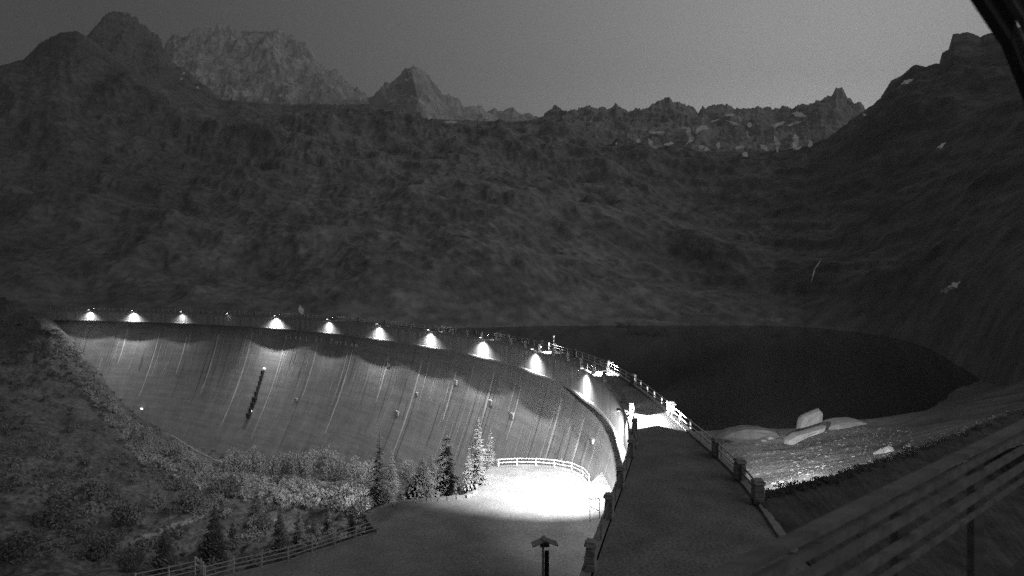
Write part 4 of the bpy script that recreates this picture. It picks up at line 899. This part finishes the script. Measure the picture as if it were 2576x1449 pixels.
# ------------------------------------------------------------------ old snow, sand banks: laid on the mountain faces
dg = bpy.context.evaluated_depsgraph_get()
BV = [(o, BVHTree.FromObject(o, dg)) for o in HILLS]
SN = [([(1820, 290), (1850, 288)], 4), ([(1787, 307), (1810, 300)], 3), ([(1824, 302), (1864, 315)], 3), ([(1857, 290), (1867, 310)], 2.5), ([(1877, 327), (1884, 350)], 4), ([(1879, 311), (1892, 317)], 6),
      ([(1990, 284), (2030, 293)], 6), ([(1937, 313), (1950, 318), (1977, 305)], 5), ([(1977, 317), (2017, 305)], 4), ([(1717, 320), (1730, 322), (1739, 350), (1724, 365)], 6), ([(1744, 337), (1767, 320), (1787, 325)], 6),
      ([(1754, 368), (1790, 380)], 6), ([(1808, 357), (1808, 376)], 7), ([(1847, 375), (1873, 368)], 5), ([(1869, 393), (1879, 383)], 8), ([(1910, 363), (1934, 380)], 7), ([(1947, 340), (1955, 360), (1957, 386)], 7),
      ([(2000, 333), (2004, 357), (1994, 373)], 7), ([(1994, 377), (2020, 367)], 4), ([(2037, 373), (2040, 353)], 7), ([(2170, 286), (2180, 290)], 4), ([(2354, 377), (2380, 357)], 5), ([(2362, 736), (2385, 728), (2417, 708)], 8),
      ([(2068, 650), (2050, 675), (2040, 713)], 2), ([(1072, 280), (1082, 293), (1076, 303)], 5), ([(1116, 307), (1152, 307)], 4), ([(1136, 298), (1142, 299)], 4), ([(1216, 297), (1229, 297)], 3), ([(1629, 347), (1646, 367), (1666, 367)], 6),
      ([(1669, 365), (1696, 360)], 5), ([(1629, 333), (1676, 332)], 3), ([(1599, 353), (1612, 355)], 5), ([(1548, 362), (1553, 362)], 4), ([(1484, 305), (1489, 305)], 3), ([(458, 150), (466, 158)], 4), ([(453, 197), (460, 200)], 4),
      ([(461, 181), (465, 185)], 5), ([(477, 182), (490, 188)], 3), ([(493, 218), (501, 222)], 3), ([(548, 210), (550, 218)], 4), ([(680, 178), (695, 180)], 3), ([(730, 192), (738, 210)], 5), ([(710, 208), (733, 215)], 4),
      ([(737, 228), (738, 247)], 6), ([(700, 242), (713, 238)], 4), ([(663, 247), (677, 252)], 5), ([(754, 766), (762, 792)], 6), ([(2265, 212), (2300, 198)], 5)]
def patch(pts, wd, m, name, lift=.012, bvs=None, jit=1.0):
    p_ = np.array(pts, float); d = np.r_[0, np.cumsum(np.hypot(*np.diff(p_, axis=0).T))]; n = max(5, int(d[-1] / 1.6)); rowsP = []; own = None; ypx = []
    for k in range(n + 1):
        u = k / n; c_ = np.array([np.interp(u * d[-1], d, p_[:, 0]), np.interp(u * d[-1], d, p_[:, 1])]); c2 = np.array([np.interp(min(1, u + .05) * d[-1], d, p_[:, 0]), np.interp(min(1, u + .05) * d[-1], d, p_[:, 1])])
        c1 = np.array([np.interp(max(0, u - .05) * d[-1], d, p_[:, 0]), np.interp(max(0, u - .05) * d[-1], d, p_[:, 1])]); t = c2 - c1; t = t / (np.hypot(*t) + 1e-9); nn = np.array([-t[1], t[0]])
        e_ = min(1, .03 + 3.2 * min(u, 1 - u)) if jit > .5 else 1; nz = noise2(np.array([u * n / 6 + pts[0][0] * .77, u * n / 6 + pts[0][1] * .61 + 50]), np.array([.3, .7])); hl, hr = [wd / 2 * e_ * max(.12, 1 + jit * 1.5 * nz[q_]) for q_ in (0, 1)]; row = []
        for s_ in (-1, -.4, .4, 1):
            x_, y_ = c_ + nn * (hl if s_ < 0 else hr) * s_; best = None; dd = Vector(((x_ - CX) / F, 1, -(y_ - HY) / F)).normalized()
            for o, bv in (bvs or BV):
                h = bv.ray_cast(CAMP, dd)
                if h[0] and (best is None or h[3] < best[0]): best = (h[3], h[0], o)
            if best is None: return
            own = own or best[2]; q_ = CAMP + (best[1] - CAMP) * (1 - lift); row.append(tuple(q_))
        rowsP.append(row)
    ypx = HY - F * (np.array(rowsP)[..., 2] - CZ) / np.array(rowsP)[..., 1]; rr = np.array(rowsP); vec = rr - np.array(CAMP); dist = np.linalg.norm(vec, axis=2); dm = dist.min(axis=1)
    dm = np.array([dm[max(0, k - 2):k + 3].min() for k in range(len(dm))]); rr = np.array(CAMP) + vec / dist[..., None] * ((np.minimum(dist, dm[:, None] * 1.004) if jit > .5 else dist) * (1 - np.minimum(.006 * (ypx - ypx.min()), .08) * (jit > .5)))[..., None]; rowsP = rr
    mobj(name, grid_mesh(name, np.array(rowsP), smooth=False), m, own)
for pts, wd in SN: patch(pts, wd * 1.6, M['snow'], 'snow_patch', jit=.62)
for pts, wd in [([(1790, 806), (1887, 812)], 14), ([(1925, 802), (1975, 803)], 10), ([(1717, 768), (1760, 782), (1790, 795)], 4), ([(1560, 800), (1700, 812)], 6), ([(1225, 815), (1400, 818)], 5)]: patch(pts, wd, M['sand'], 'sand_bank', .01)
M['track'] = mat('pale_gravel_track', 0.2, scale=.4, lo=.7, hi=1.25)
for pts, wd in [([(330, 1372), (363, 1353), (417, 1333), (500, 1299), (545, 1262), (566, 1238)], 15), ([(938, 1288), (905, 1268), (870, 1252), (800, 1246), (720, 1236), (660, 1222)], 20)]: patch(pts, wd, M['track'], 'track', .004, [(lbo, bvh_bank)], .3)
# a few stars
sm = MB()
for a, b_ in ((1381, 110), (1651, 135), (1954, 203), (1195, 163), (2035, 208), (1100, 40)):
    c_ = pd(a, b_, 9000); sm.box(c_, (7, 7, 7))
so_ = sm.build('stars', emis('starlight', .35)); tag(so_, 'a few faint stars in the dawn sky', 'stars', kind='stuff')
